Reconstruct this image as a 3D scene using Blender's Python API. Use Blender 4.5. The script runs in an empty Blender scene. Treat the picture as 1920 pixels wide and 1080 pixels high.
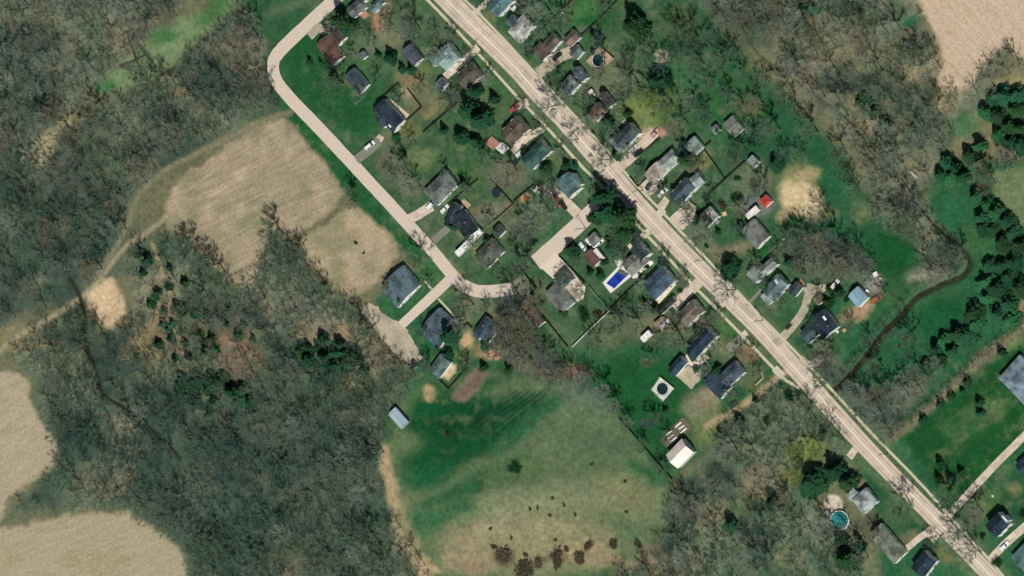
import bpy, math, random
import numpy as np
from mathutils import Vector, Matrix

random.seed(7)
rng = np.random.default_rng(11)
SC = bpy.context.scene
COL = SC.collection

# ------------------------------------------------------------------ camera, sky, sun, exposure
W, H, S = 1920.0, 1080.0, 0.22          # photo size in pixels, metres per pixel on the ground
DIST, TILT = 3000.0, math.radians(26.0)
off = Vector((math.sin(TILT) * 0.993, math.sin(TILT) * 0.12, math.cos(TILT))).normalized()
CAM = off * DIST
FWD = -off
UP = (Vector((0, 1, 0)) - FWD * FWD.y).normalized()
RIGHT = FWD.cross(UP).normalized()
cd = bpy.data.cameras.new('camera')
cd.sensor_width = 36.0
cd.lens = 18.0 * DIST / (W / 2 * S)
cd.clip_start, cd.clip_end = 10.0, 12000.0
cam = bpy.data.objects.new('camera', cd)
cam.matrix_world = Matrix((RIGHT, UP, -FWD)).transposed().to_4x4()
cam.location = CAM
COL.objects.link(cam)
SC.camera = cam

SUN_AZ, SUN_EL = math.radians(146), math.radians(54)   # compass bearing of the sun, height
world = bpy.data.worlds.new('World')
SC.world = world
world.use_nodes = True
wn = world.node_tree
sky = wn.nodes.new('ShaderNodeTexSky')
sky.sky_type = 'NISHITA'
sky.sun_disc = False
sky.sun_elevation = SUN_EL
sky.sun_rotation = SUN_AZ
bg = wn.nodes['Background']
bg.inputs['Strength'].default_value = 0.06
wn.links.new(sky.outputs['Color'], bg.inputs['Color'])
sl = bpy.data.lights.new('sun', 'SUN')
sl.energy = 4.5
sl.angle = math.radians(0.53)
sl.color = (1.0, 0.985, 0.95)
sun = bpy.data.objects.new('sun', sl)
sd = Vector((math.sin(SUN_AZ) * math.cos(SUN_EL), math.cos(SUN_AZ) * math.cos(SUN_EL), math.sin(SUN_EL)))
sun.rotation_euler = sd.to_track_quat('Z', 'Y').to_euler()
sun.location = sd * 400
COL.objects.link(sun)
SC.view_settings.view_transform = 'Standard'
SC.view_settings.look = 'None'
SC.view_settings.exposure = 0.0
SC.view_settings.gamma = 1.0
SC.view_settings.use_curve_mapping = False
SC.render.engine = 'CYCLES'


# ------------------------------------------------------------------ helpers
def G(px, py, z=0.0):
    """world point at height z seen at photo pixel (px, py)"""
    k = W / 2 * S / DIST
    d = FWD + RIGHT * ((px - W / 2) / (W / 2) * k) - UP * ((py - H / 2) / (W / 2) * k)
    return CAM + d * ((z - CAM.z) / d.z)


def srgb(r, g, b, k=0.80):
    """base colour of a surface that shows as this sRGB value in full sun"""
    f = lambda v: (v / 12.92 if v <= 0.04045 else ((v + 0.055) / 1.055) ** 2.4)
    return tuple(f(v / 255.0) * k for v in (r, g, b))


MATS = {}


def mat(key, col, rough=0.85, var=0.25, scale=0.6, detail=4.0, second=None, s_scale=0.12, metallic=0.0, stripe=None, spec=0.3, objvar=0.0):
    """procedural material: base colour broken up by two noises (world position), optional stripes (angle, metres, amount)"""
    if key in MATS:
        return MATS[key]
    m = bpy.data.materials.new(key)
    m.use_nodes = True
    nt = m.node_tree
    N, L = nt.nodes, nt.links
    b = N['Principled BSDF']
    b.inputs['Roughness'].default_value = rough
    b.inputs['Metallic'].default_value = metallic
    b.inputs['Specular IOR Level'].default_value = spec
    geo = N.new('ShaderNodeNewGeometry')
    n1 = N.new('ShaderNodeTexNoise')
    n1.inputs['Scale'].default_value = scale
    n1.inputs['Detail'].default_value = detail
    L.new(geo.outputs['Position'], n1.inputs['Vector'])
    mr = N.new('ShaderNodeMapRange')
    mr.inputs[1].default_value, mr.inputs[2].default_value = 0.25, 0.75
    mr.inputs[3].default_value, mr.inputs[4].default_value = 1 - var, 1 + var
    L.new(n1.outputs['Fac'], mr.inputs[0])
    src = None
    if isinstance(col, str):
        at = N.new('ShaderNodeAttribute')
        at.attribute_name = col
        src = at.outputs['Color']
    else:
        rgb = N.new('ShaderNodeRGB')
        rgb.outputs[0].default_value = (*col, 1)
        src = rgb.outputs[0]
    if second is not None:
        n2 = N.new('ShaderNodeTexNoise')
        n2.inputs['Scale'].default_value = s_scale
        n2.inputs['Detail'].default_value = 3.0
        L.new(geo.outputs['Position'], n2.inputs['Vector'])
        r2 = N.new('ShaderNodeMapRange')
        r2.inputs[1].default_value, r2.inputs[2].default_value = 0.42, 0.62
        L.new(n2.outputs['Fac'], r2.inputs[0])
        mx = N.new('ShaderNodeMix')
        mx.data_type = 'RGBA'
        L.new(r2.outputs[0], mx.inputs[0])
        L.new(src, mx.inputs[6])
        mx.inputs[7].default_value = (*second, 1)
        src = mx.outputs[2]
    val = mr.outputs[0]
    if stripe:
        ang, per, amt = stripe
        mp = N.new('ShaderNodeMapping')
        mp.inputs['Rotation'].default_value = (0, 0, ang)
        L.new(geo.outputs['Position'], mp.inputs['Vector'])
        m2 = N.new('ShaderNodeMapping')
        m2.inputs['Scale'].default_value = (1 / per, .035, .1)
        L.new(mp.outputs[0], m2.inputs['Vector'])
        wv = N.new('ShaderNodeTexNoise')
        wv.inputs['Scale'].default_value = 1.6
        wv.inputs['Detail'].default_value = 4
        L.new(m2.outputs[0], wv.inputs['Vector'])
        r3 = N.new('ShaderNodeMapRange')
        r3.inputs[1].default_value, r3.inputs[2].default_value = .3, .7
        r3.inputs[3].default_value, r3.inputs[4].default_value = 1 - amt, 1 + amt
        L.new(wv.outputs['Fac'], r3.inputs[0])
        mm = N.new('ShaderNodeMath')
        mm.operation = 'MULTIPLY'
        L.new(val, mm.inputs[0])
        L.new(r3.outputs[0], mm.inputs[1])
        val = mm.outputs[0]
    if objvar:
        oi = N.new('ShaderNodeObjectInfo')
        r4 = N.new('ShaderNodeMapRange')
        r4.inputs[3].default_value, r4.inputs[4].default_value = 1 - objvar, 1 + objvar
        L.new(oi.outputs['Random'], r4.inputs[0])
        mm = N.new('ShaderNodeMath')
        mm.operation = 'MULTIPLY'
        L.new(val, mm.inputs[0])
        L.new(r4.outputs[0], mm.inputs[1])
        val = mm.outputs[0]
    mul = N.new('ShaderNodeVectorMath')
    mul.operation = 'SCALE'
    L.new(src, mul.inputs[0])
    L.new(val, mul.inputs['Scale'])
    L.new(mul.outputs[0], b.inputs['Base Color'])
    MATS[key] = m
    return m


class MB:
    """collects polygons and links them as one mesh object"""
    def __init__(s):
        s.v, s.f = [], []

    def poly(s, pts):
        n = len(s.v)
        s.v += [tuple(p) for p in pts]
        s.f.append(tuple(range(n, n + len(pts))))
        return s

    def mesh(s, V, F):
        n = len(s.v)
        s.v += [tuple(p) for p in V]
        s.f += [tuple(i + n for i in f) for f in F]
        return s

    def box(s, lo, hi):
        x0, y0, z0 = lo
        x1, y1, z1 = hi
        return s.mesh([(x0, y0, z0), (x1, y0, z0), (x1, y1, z0), (x0, y1, z0), (x0, y0, z1), (x1, y0, z1), (x1, y1, z1), (x0, y1, z1)],
                      [(0, 3, 2, 1), (4, 5, 6, 7), (0, 1, 5, 4), (1, 2, 6, 5), (2, 3, 7, 6), (3, 0, 4, 7)])

    def prism(s, pts, z0, z1):
        n = len(pts)
        V = [(p[0], p[1], z0) for p in pts] + [(p[0], p[1], z1) for p in pts]
        F = [tuple(range(n))[::-1], tuple(range(n, 2 * n))] + [(i, (i + 1) % n, (i + 1) % n + n, i + n) for i in range(n)]
        return s.mesh(V, F)

    def tube(s, a, b, r0, r1, n=6, cap=False):
        a, b = Vector(a), Vector(b)
        d = (b - a).normalized()
        x = d.orthogonal().normalized()
        y = d.cross(x)
        V = []
        for p, r in ((a, r0), (b, r1)):
            for i in range(n):
                t = 2 * math.pi * i / n
                V.append(p + x * (r * math.cos(t)) + y * (r * math.sin(t)))
        F = [(i, (i + 1) % n, (i + 1) % n + n, i + n) for i in range(n)]
        if cap:
            F += [tuple(range(n))[::-1], tuple(range(n, 2 * n))]
        return s.mesh(V, F)

    def data(s, name, m):
        me = bpy.data.meshes.new(name)
        me.from_pydata(s.v, [], s.f)
        me.materials.append(m)
        return me

    def build(s, name, m, parent=None):
        return link(name, s.data(name, m), parent)


def link(name, me, parent=None, loc=None):
    o = bpy.data.objects.new(name, me)
    COL.objects.link(o)
    if parent is not None:
        o.parent = parent
    if loc is not None:
        o.location = loc
    return o


def tag(o, label=None, cat=None, group=None, kind=None):
    for k, v in (('label', label), ('category', cat), ('group', group), ('kind', kind)):
        if v:
            o[k] = v
    return o


def thing(name, label, cat, loc=(0, 0, 0), rz=0.0, group=None):
    o = bpy.data.objects.new(name, None)
    COL.objects.link(o)
    o.empty_display_size = 0.5
    o.location = loc
    o.rotation_euler = (0, 0, rz)
    return tag(o, label, cat, group)


def copy_tree(o, loc, rz=0.0, sc=1.0, label=None, group=None):
    c = o.copy()
    COL.objects.link(c)
    c.location, c.rotation_euler, c.scale = loc, (0, 0, rz), (sc, sc, sc)
    if label:
        c['label'] = label
    if group:
        c['group'] = group
    for ch in o.children:
        k = ch.copy()
        COL.objects.link(k)
        k.parent = c
        for g in ch.children:
            q = g.copy()
            COL.objects.link(q)
            q.parent = k
    return c


def vnoise(x, y, scale, seed, octaves=4):
    """value noise on numpy arrays, roughly -1..1"""
    out = np.zeros_like(x)
    amp, tot = 1.0, 0.0
    for o in range(octaves):
        r = np.random.default_rng(seed + o)
        T = r.random((257, 257)) * 2 - 1
        u, v = x / scale, y / scale
        iu, iv = np.floor(u).astype(int), np.floor(v).astype(int)
        fu, fv = u - iu, v - iv
        fu, fv = fu * fu * (3 - 2 * fu), fv * fv * (3 - 2 * fv)
        i0, i1, j0, j1 = iu % 256, (iu + 1) % 256, iv % 256, (iv + 1) % 256
        out += amp * ((T[i0, j0] * (1 - fu) + T[i1, j0] * fu) * (1 - fv) + (T[i0, j1] * (1 - fu) + T[i1, j1] * fu) * fv)
        tot += amp
        amp *= 0.55
        scale *= 0.5
    return out / tot * 1.5


def sdist(pts, X, Y):
    """signed distance (negative inside) from pixels X, Y to a closed polygon"""
    P = np.array(pts, float)
    d = np.full(X.shape, 1e9)
    ins = np.zeros(X.shape, bool)
    for i in range(len(P)):
        a, b = P[i], P[(i + 1) % len(P)]
        ex, ey = b - a
        wx, wy = X - a[0], Y - a[1]
        t = np.clip((wx * ex + wy * ey) / (ex * ex + ey * ey + 1e-9), 0, 1)
        d = np.minimum(d, np.hypot(wx - ex * t, wy - ey * t))
        c = (a[1] > Y) != (b[1] > Y)
        with np.errstate(divide='ignore', invalid='ignore'):
            xi = a[0] + (Y - a[1]) * ex / (ey if ey != 0 else 1e-9)
        ins ^= c & (X < xi)
    return np.where(ins, -d, d)


def ldist(pts, X, Y):
    """distance to an open polyline"""
    P = np.array(pts, float)
    d = np.full(X.shape, 1e9)
    for i in range(len(P) - 1):
        a, b = P[i], P[i + 1]
        ex, ey = b - a
        wx, wy = X - a[0], Y - a[1]
        t = np.clip((wx * ex + wy * ey) / (ex * ex + ey * ey + 1e-9), 0, 1)
        d = np.minimum(d, np.hypot(wx - ex * t, wy - ey * t))
    return d


def smooth(pts, n=6):
    """Catmull-Rom through pixel points"""
    P = [np.array(p, float) for p in pts]
    P = [2 * P[0] - P[1]] + P + [2 * P[-1] - P[-2]]
    out = []
    for i in range(1, len(P) - 2):
        for k in range(n):
            t = k / n
            a, b, c, d = P[i - 1:i + 3]
            out.append(0.5 * (2 * b + (c - a) * t + (2 * a - 5 * b + 4 * c - d) * t * t + (3 * b - a - 3 * c + d) * t ** 3))
    out.append(P[-2])
    return [tuple(p) for p in out]


# ------------------------------------------------------------------ the ground: one sheet, coloured by soil and grass cover
CREEK_W = smooth([(128, 520), (150, 560), (158, 600), (158, 630), (166, 665), (180, 700), (192, 738), (222, 760), (250, 780), (278, 803), (310, 828), (335, 858)])
CREEK_E = smooth([(1560, 735), (1592, 705), (1620, 672), (1655, 625), (1690, 590), (1715, 560), (1742, 545), (1772, 530), (1800, 520), (1814, 505), (1817, 488), (1808, 472), (1790, 455), (1768, 438), (1748, 418), (1728, 395), (1700, 350), (1660, 305), (1620, 262), (1590, 228), (1565, 205), (1530, 180), (1490, 150), (1455, 125), (1420, 100), (1390, 50), (1370, -10)])

FIELDS = {
    'stubble_field': [(310, 398), (325, 350), (347, 328), (428, 269), (490, 236), (528, 221), (552, 238), (576, 265), (612, 312), (640, 352), (624, 387), (585, 425), (554, 447), (535, 440), (521, 426), (500, 450), (487, 476), (482, 520), (462, 540), (430, 528), (391, 487), (361, 447), (318, 424)],
    'hay_field': [(658, 388), (690, 405), (724, 435), (750, 462), (748, 478), (717, 513), (690, 545), (669, 561), (640, 548), (604, 518), (584, 500), (573, 469), (562, 450), (613, 419)],
    'west_field': [(-60, 690), (30, 700), (52, 718), (60, 750), (82, 792), (106, 838), (98, 878), (55, 908), (12, 936), (0, 990), (-60, 1000)],
    'corner_field': [(-60, 985), (40, 988), (130, 962), (228, 960), (282, 985), (330, 1018), (352, 1060), (352, 1140), (-60, 1140)],
    'ploughed_field': [(1690, -60), (1728, 20), (1755, 70), (1772, 120), (1752, 162), (1805, 168), (1832, 148), (1856, 104), (1885, 78), (1912, 100), (1990, 135), (1990, -60)],
}
TRACKS = {
    'farm_track': (smooth([(-20, 672), (20, 640), (52, 620), (100, 592), (150, 560), (185, 525), (215, 485), (245, 455), (285, 428), (312, 405)]), 4.5, (156, 146, 116)),
    'field_edge_track': (smooth([(180, 520), (215, 465), (240, 420), (258, 370), (290, 335), (330, 308), (420, 262), (500, 222), (545, 210)]), 5, (128, 124, 98)),
    'woodland_path': (smooth([(285, 455), (300, 500), (315, 540), (318, 590), (335, 640), (350, 680)]), 3.5, (165, 145, 108)),
    'dirt_lane': (smooth([(1472, 698), (1445, 718), (1412, 745), (1380, 768), (1345, 785), (1325, 800)]), 6, (170, 150, 115)),
}
E = lambda x, y, rx, ry=None, a=0: [(x + rx * math.cos(t) * math.cos(a) - (ry or rx) * math.sin(t) * math.sin(a), y + rx * math.cos(t) * math.sin(a) + (ry or rx) * math.sin(t) * math.cos(a)) for t in np.linspace(0, 2 * math.pi, 14, endpoint=False)]

WOODS = {
    'A': [(-60, -60), (390, -60), (335, 25), (285, 70), (235, 100), (185, 150), (150, 190), (105, 228), (60, 268), (-60, 290)],
    'B': [(470, 25), (495, 60), (492, 120), (505, 165), (525, 205), (470, 232), (400, 265), (340, 303), (285, 335), (245, 385), (210, 450), (180, 505), (140, 548), (80, 580), (-60, 620), (-60, 300), (60, 290), (120, 240), (200, 190), (300, 150), (360, 100), (420, 60)],
    'C': [(40, 640), (150, 570), (165, 600), (195, 625), (235, 615), (250, 560), (245, 480), (285, 440), (345, 450), (385, 495), (425, 535), (470, 545), (492, 480), (515, 436), (560, 475), (600, 530), (660, 575), (690, 625), (735, 680), (785, 700), (735, 755), (712, 805), (705, 860), (718, 925), (745, 1000), (800, 1080), (800, 1140), (365, 1140), (345, 1035), (290, 980), (225, 948), (100, 950), (12, 968), (60, 920), (112, 872), (108, 825), (75, 755), (62, 705), (20, 665)],
    'D': [(1285, 895), (1325, 868), (1345, 815), (1395, 770), (1440, 728), (1490, 735), (1555, 800), (1595, 860), (1560, 905), (1530, 930), (1535, 975), (1610, 1010), (1630, 1140), (1130, 1140), (1190, 1050), (1245, 1000), (1255, 940)],
    'E': [(1275, -60), (1690, -60), (1730, 40), (1745, 110), (1770, 170), (1800, 182), (1845, 125), (1880, 92), (1905, 120), (1890, 165), (1850, 175), (1815, 225), (1770, 285), (1740, 325), (1715, 370), (1755, 425), (1805, 460), (1800, 505), (1745, 535), (1705, 450), (1655, 400), (1625, 335), (1570, 245), (1505, 170), (1440, 105), (1360, 60)],
    'F': [(1500, 685), (1545, 655), (1575, 680), (1600, 715), (1650, 735), (1720, 690), (1760, 680), (1730, 735), (1690, 785), (1665, 820), (1640, 815), (1600, 770), (1550, 715)],
    'L': [(1575, 705), (1610, 665), (1650, 610), (1690, 565), (1735, 525), (1790, 495), (1800, 515), (1745, 550), (1712, 575), (1672, 625), (1630, 680), (1590, 722)],
    'K': [(1662, 822), (1700, 785), (1760, 738), (1820, 685), (1870, 640), (1925, 590), (1925, 604), (1880, 652), (1820, 700), (1755, 755), (1695, 806), (1670, 830)],
    'H': [(1460, 455), (1500, 440), (1560, 450), (1610, 460), (1635, 490), (1625, 525), (1585, 525), (1530, 530), (1495, 510), (1468, 490)],
    'J': [(945, 595), (985, 590), (1005, 640), (1050, 690), (1105, 705), (1095, 735), (1030, 715), (975, 690), (930, 660)],
}
PATCH = [  # (outline in pixels, colour as seen in sun, feather px)
    ([(-300, -300), (640, -300), (600, 0), (500, 90), (490, 130), (530, 210), (640, 330), (740, 440), (790, 500), (700, 560), (770, 690), (705, 800), (705, 900), (790, 1100), (-300, 1380)], (108, 108, 80), 12),
    ([(1330, -300), (2300, -300), (2300, 280), (1850, 300), (1750, 330), (1720, 400), (1650, 400), (1560, 260), (1400, 110)], (116, 114, 84), 26),
    ([(1250, 900), (1320, 850), (1420, 745), (1500, 735), (1600, 860), (1640, 1010), (1700, 1380), (1000, 1380), (1150, 1060)], (112, 112, 84), 26),
    ([(600, 30), (860, -40), (960, 60), (1250, 330), (1500, 600), (1460, 700), (1250, 640), (1060, 680), (900, 640), (860, 560), (740, 380), (620, 240)], (66, 102, 60), 40),
    ([(880, -40), (1200, -40), (1330, 250), (1500, 340), (1560, 520), (1500, 640), (1350, 470), (1100, 220)], (60, 102, 58), 40),
    ([(505, 175), (540, 195), (640, 300), (720, 385), (800, 480), (775, 490), (700, 420), (620, 325), (560, 245)], (34, 98, 44), 9),
] + [  # (outline in pixels, colour as seen in sun, feather px)
    (WOODS['A'], (112, 116, 94), 26), (E(40, 120, 90, 80), (84, 96, 76), 50), (E(250, 40, 90, 40, -.3), (125, 118, 95), 40),
    (WOODS['B'], (96, 108, 84), 26), (E(100, 240, 50, 40), (180, 168, 125), 30), (E(70, 280, 28), (190, 175, 135), 22),
    (E(100, 450, 150, 130, -.5), (70, 90, 72), 60), (E(30, 180, 60, 120), (80, 98, 80), 50), (E(440, 110, 50, 90), (84, 98, 84), 40), (E(420, 130, 60, 40), (92, 98, 82), 40), (E(330, 160, 30, 12, .6), (130, 112, 85), 20),
    (WOODS['C'], (90, 106, 82), 26), (E(360, 640, 110, 60), (115, 104, 78), 60), (E(300, 560, 40, 60), (140, 122, 92), 40),
    (E(620, 620, 60, 28), (152, 130, 98), 36), (E(660, 715, 60, 14, -.5), (165, 150, 110), 20), (E(700, 660, 50, 30), (128, 112, 88), 34),
    (E(450, 660, 40, 60, -.4), (128, 106, 84), 34), (E(520, 560, 50, 40), (120, 118, 98), 40), (E(370, 690, 20, 10), (165, 140, 105), 14),
    (E(560, 830, 130, 100), (68, 90, 70), 60), (E(470, 940, 130, 100), (60, 84, 70), 60), (E(200, 830, 100, 60, .6), (72, 92, 74), 50), (E(640, 960, 90, 90), (66, 90, 70), 50), (E(450, 800, 100, 50), (76, 94, 74), 50), (E(540, 1040, 60, 30), (105, 92, 70), 36),
    (E(255, 640, 22, 50, -.6), (140, 130, 92), 22), (E(120, 640, 60, 60), (110, 108, 82), 40), (E(30, 640, 50, 30), (130, 122, 90), 26),
    (E(230, 800, 25, 12, .6), (150, 135, 105), 16), (E(190, 900, 60, 30), (112, 106, 80), 30),
    (WOODS['D'], (100, 120, 86), 26), (E(1430, 900, 50, 40), (128, 116, 92), 34), (E(1515, 845, 36, 30), (125, 135, 72), 28), (E(1480, 890, 22, 14), (140, 140, 80), 16),
    (E(1390, 955, 40, 10, -.2), (70, 110, 55), 18), (E(1240, 1050, 70, 26), (175, 150, 115), 30), (E(1480, 1050, 40, 20, -.5), (130, 128, 95), 22), (E(1290, 960, 40, 30), (122, 116, 98), 26),
    (WOODS['E'], (116, 118, 92), 30), (E(1560, 130, 70, 50, .7), (128, 120, 90), 50), (E(1740, 150, 60, 40, .5), (165, 148, 112), 40), (E(1690, 90, 36, 26), (112, 116, 82), 24), (E(1702, 45, 22, 15, -.6), (40, 112, 60), 12),
    (E(1600, 190, 30, 16, .8), (150, 128, 92), 20), (E(1620, 235, 24, 10, .8), (165, 140, 105), 14), (E(1520, 50, 30, 30), (130, 115, 90), 24), (E(1750, 505, 50, 16, -.3), (150, 145, 122), 20),
    (E(1895, 165, 40, 26), (140, 130, 92), 24), (E(1810, 235, 22, 26), (80, 125, 72), 20), (E(1720, 310, 16, 26), (145, 135, 100), 16),
    (WOODS['F'], (98, 106, 84), 24), ([(1660, 830), (1690, 800), (1740, 760), (1800, 700), (1860, 650), (1930, 585), (1930, 610), (1880, 660), (1820, 705), (1760, 760), (1700, 810)], (132, 118, 94), 14),
    (WOODS['H'], (90, 100, 78), 18), (WOODS['J'], (98, 96, 72), 24), (E(1080, 695, 20, 14), (128, 96, 80), 14),
    # clearing, meadow, lawns
    ([(412, -60), (395, 20), (330, 38), (275, 80), (220, 125), (178, 158), (195, 176), (240, 165), (300, 135), (352, 92), (400, 50), (445, 20), (480, -60)], (116, 138, 92), 14),
    (E(300, 65, 30, 16, -.2), (78, 122, 68), 16), (E(200, 160, 20, 8, -.3), (72, 124, 70), 10), (E(400, 20, 40, 16, -.6), (80, 120, 66), 16),
    ([(415, -60), (620, -60), (560, 50), (515, 85), (495, 70), (470, 30)], (52, 98, 56), 14), (E(540, 10, 50, 12, -.4), (88, 112, 76), 16),
    ([(755, 745), (800, 715), (880, 760), (960, 700), (1050, 715), (1150, 760), (1230, 880), (1265, 935), (1240, 1000), (1180, 1055), (1000, 1100), (800, 1090), (745, 1000), (722, 920), (712, 850), (735, 800)], (98, 118, 78), 16),
    ([(770, 745), (810, 725), (900, 740), (1000, 735), (1030, 760), (980, 810), (900, 860), (800, 910), (760, 905), (752, 870), (790, 830), (755, 800)], (22, 88, 40), 26),
    (E(880, 790, 80, 36, -.3), (18, 78, 36), 30), (E(800, 890, 50, 22, -.3), (30, 100, 52), 24), (E(890, 905, 110, 20, -.45), (48, 98, 54), 26), (E(1000, 790, 90, 14, -.7), (44, 104, 58), 20),
    (E(1110, 830, 90, 40, .3), (88, 112, 74), 36), (E(1210, 890, 40, 14, .5), (52, 106, 56), 20), (E(790, 980, 40, 26), (62, 116, 66), 24), (E(850, 960, 40, 16, -.5), (58, 112, 62), 22), (E(1150, 1000, 36, 20), (72, 112, 66), 22),
    (E(1040, 940, 140, 30), (126, 130, 96), 44), (E(1000, 1020, 170, 55), (138, 134, 98), 44), (E(900, 1000, 60, 14, -.6), (150, 140, 106), 20), (E(1030, 985, 60, 12, .2), (152, 142, 106), 18), (E(960, 955, 50, 12, -.2), (136, 138, 104), 18), (E(1180, 930, 60, 30, .4), (122, 124, 86), 34), (E(1090, 1030, 40, 14), (165, 148, 110), 18), (E(880, 1050, 50, 24), (150, 138, 104), 26),
    ([(715, 830), (728, 835), (742, 900), (745, 960), (770, 1020), (830, 1075), (790, 1090), (755, 1030), (728, 950), (712, 880)], (172, 150, 115), 9), (E(765, 990, 10, 60, -.35), (140, 132, 98), 16),
    (E(970, 890, 60, 22, -.1), (84, 112, 66), 24), (E(1170, 700, 60, 30), (36, 96, 46), 22), (E(1110, 740, 60, 30, .3), (92, 112, 84), 26),
    ([(1105, 720), (1160, 670), (1210, 660), (1290, 700), (1310, 760), (1260, 850), (1210, 830), (1150, 760)], (34, 96, 44), 20), (E(1330, 800, 40, 30, -.7), (105, 118, 72), 22), (E(1310, 760, 30, 26), (120, 122, 92), 20), (E(1330, 745, 22, 16), (140, 130, 105), 16), (E(1420, 720, 26, 20), (88, 104, 58), 14), (E(1400, 660, 26, 20), (135, 110, 85), 14), (E(1355, 650, 26, 22), (110, 115, 80), 14),
    (E(1360, 620, 30, 14, .8), (72, 112, 60), 14), (E(1300, 560, 26, 14, .8), (92, 118, 66), 12), (E(1235, 555, 20, 30, .7), (80, 120, 58), 12), (E(1250, 610, 60, 26), (108, 110, 78), 26), (E(1150, 620, 50, 24), (95, 105, 72), 24),
    (E(1375, 470, 40, 14, -.3), (122, 116, 90), 16), (E(1345, 470, 30, 12, .8), (110, 112, 84), 12), (E(1300, 445, 30, 18), (100, 108, 80), 18), (E(1430, 465, 20, 14, .8), (34, 96, 42), 12),
    # yards north of the main road
    (E(1150, 150, 50, 40), (100, 108, 78), 26), (E(1200, 215, 40, 26, .4), (120, 132, 66), 22), (E(1255, 240, 22, 14), (95, 92, 72), 14), (E(1235, 245, 14, 9), (185, 140, 120), 9), (E(1190, 260, 40, 10, -.7), (178, 160, 128), 10),
    (E(1320, 300, 14, 24, .4), (120, 118, 78), 12), (E(1420, 340, 40, 26), (100, 108, 78), 22), (E(1420, 385, 30, 20), (112, 116, 108), 14), (E(1500, 330, 30, 24), (125, 125, 86), 22), (E(1545, 400, 26, 12), (110, 118, 72), 18), (E(1620, 400, 24, 16, -.5), (108, 122, 82), 20),
    (E(1350, 170, 60, 50), (50, 104, 52), 40), (E(1290, 150, 40, 30), (60, 115, 64), 30), (E(1400, 200, 26, 16), (98, 110, 66), 18), (E(1280, 40, 40, 40), (70, 98, 58), 30), (E(1400, 60, 40, 40), (84, 92, 66), 34),
    (E(1600, 580, 60, 10, -.7), (95, 110, 70), 10), (E(1610, 590, 36, 12, -.6), (168, 138, 108), 12), (E(1640, 530, 14, 24, .6), (150, 142, 128), 12), (E(1560, 635, 26, 8, -.5), (178, 150, 120), 9), (E(1545, 655, 16, 10), (170, 140, 105), 12),
    (E(1680, 470, 40, 50), (28, 92, 40), 30), (E(1760, 600, 60, 40, -.6), (30, 96, 48), 30), (E(1850, 520, 30, 40), (44, 102, 52), 24), (E(1830, 450, 20, 40, -.4), (62, 108, 58), 20), (E(1690, 650, 50, 50, -.7), (48, 104, 60), 26), (E(1560, 640, 60, 12, -.75), (34, 96, 40), 12),
    ([(1860, 325), (1930, 300), (1990, 330), (1990, 440), (1910, 440), (1880, 400), (1862, 360)], (110, 128, 84), 12), ([(1900, 560), (1930, 540), (1930, 580), (1880, 620)], (130, 122, 88), 10),
    ([(1690, 820), (1760, 770), (1830, 710), (1900, 650), (1990, 600), (1990, 800), (1930, 815), (1800, 930), (1770, 930)], (30, 92, 38), 14), (E(1850, 770, 40, 18, -.3), (88, 116, 66), 22), (E(1810, 800, 40, 16, -.2), (62, 108, 54), 20), (E(1905, 640, 40, 8, -.55), (105, 125, 75), 10), (E(1775, 900, 14, 10), (130, 128, 90), 9),
    (E(1850, 940, 30, 20), (72, 108, 56), 16), (E(1900, 920, 14, 12), (110, 115, 72), 10), (E(1835, 960, 20, 26, .4), (100, 110, 72), 14), (E(1680, 960, 30, 36, .5), (70, 105, 60), 20), (E(1700, 1010, 26, 12, -.6), (110, 112, 80), 12), (E(1610, 905, 12, 9), (140, 115, 95), 9), (E(1770, 1040, 20, 12, .7), (110, 112, 70), 12), (E(1620, 985, 36, 20), (88, 92, 70), 18),
    # yards between the two streets
    ([(530, 120), (560, 60), (600, 55), (640, 100), (740, 130), (730, 180), (690, 260), (640, 250), (560, 170)], (38, 98, 44), 14), (E(700, 120, 30, 12), (72, 112, 60), 14), (E(715, 35, 20, 30), (165, 122, 98), 10), (E(705, 75, 36, 16), (98, 108, 78), 16), (E(740, 70, 26, 20), (122, 118, 88), 16),
    (E(775, 155, 36, 18, .5), (125, 108, 80), 14), (E(800, 130, 14, 14), (96, 112, 60), 10), (E(800, 195, 40, 26), (108, 108, 78), 20), (E(820, 205, 26, 7, -.6), (132, 130, 84), 8), (E(760, 175, 16, 12, .7), (150, 138, 105), 10), (E(745, 245, 40, 14, -.7), (110, 112, 72), 14), (E(770, 250, 26, 12, -.7), (112, 118, 72), 14), (E(790, 300, 26, 20, -.4), (105, 122, 74), 16), (E(720, 300, 20, 26), (96, 100, 78), 16), (E(760, 340, 36, 16, .8), (100, 102, 80), 16),
    (E(870, 330, 20, 30, .2), (42, 102, 48), 14), (E(900, 330, 30, 20), (75, 110, 58), 16), (E(950, 330, 40, 30), (98, 102, 80), 22), (E(900, 400, 36, 16, -.5), (108, 106, 84), 14), (E(940, 395, 26, 12, -.4), (132, 120, 98), 14), (E(980, 420, 45, 30), (84, 96, 64), 24), (E(1030, 355, 22, 14), (135, 125, 118), 12), (E(985, 372, 10, 8), (200, 150, 110), 6), (E(1010, 450, 50, 10, -.75), (52, 104, 60), 10),
    (E(880, 455, 40, 10, .75), (122, 128, 84), 12), (E(850, 505, 30, 7, .75), (125, 130, 82), 9), (E(930, 515, 26, 12), (70, 112, 58), 14), (E(890, 572, 40, 14), (110, 112, 84), 16), (E(870, 600, 20, 16), (112, 112, 85), 12), (E(930, 590, 20, 20), (115, 118, 86), 14), (E(873, 640, 12, 20), (190, 158, 120), 9), (E(915, 660, 30, 14), (150, 122, 92), 14), (E(925, 668, 14, 8), (195, 150, 115), 7), (E(870, 665, 20, 12), (95, 112, 68), 12),
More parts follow.
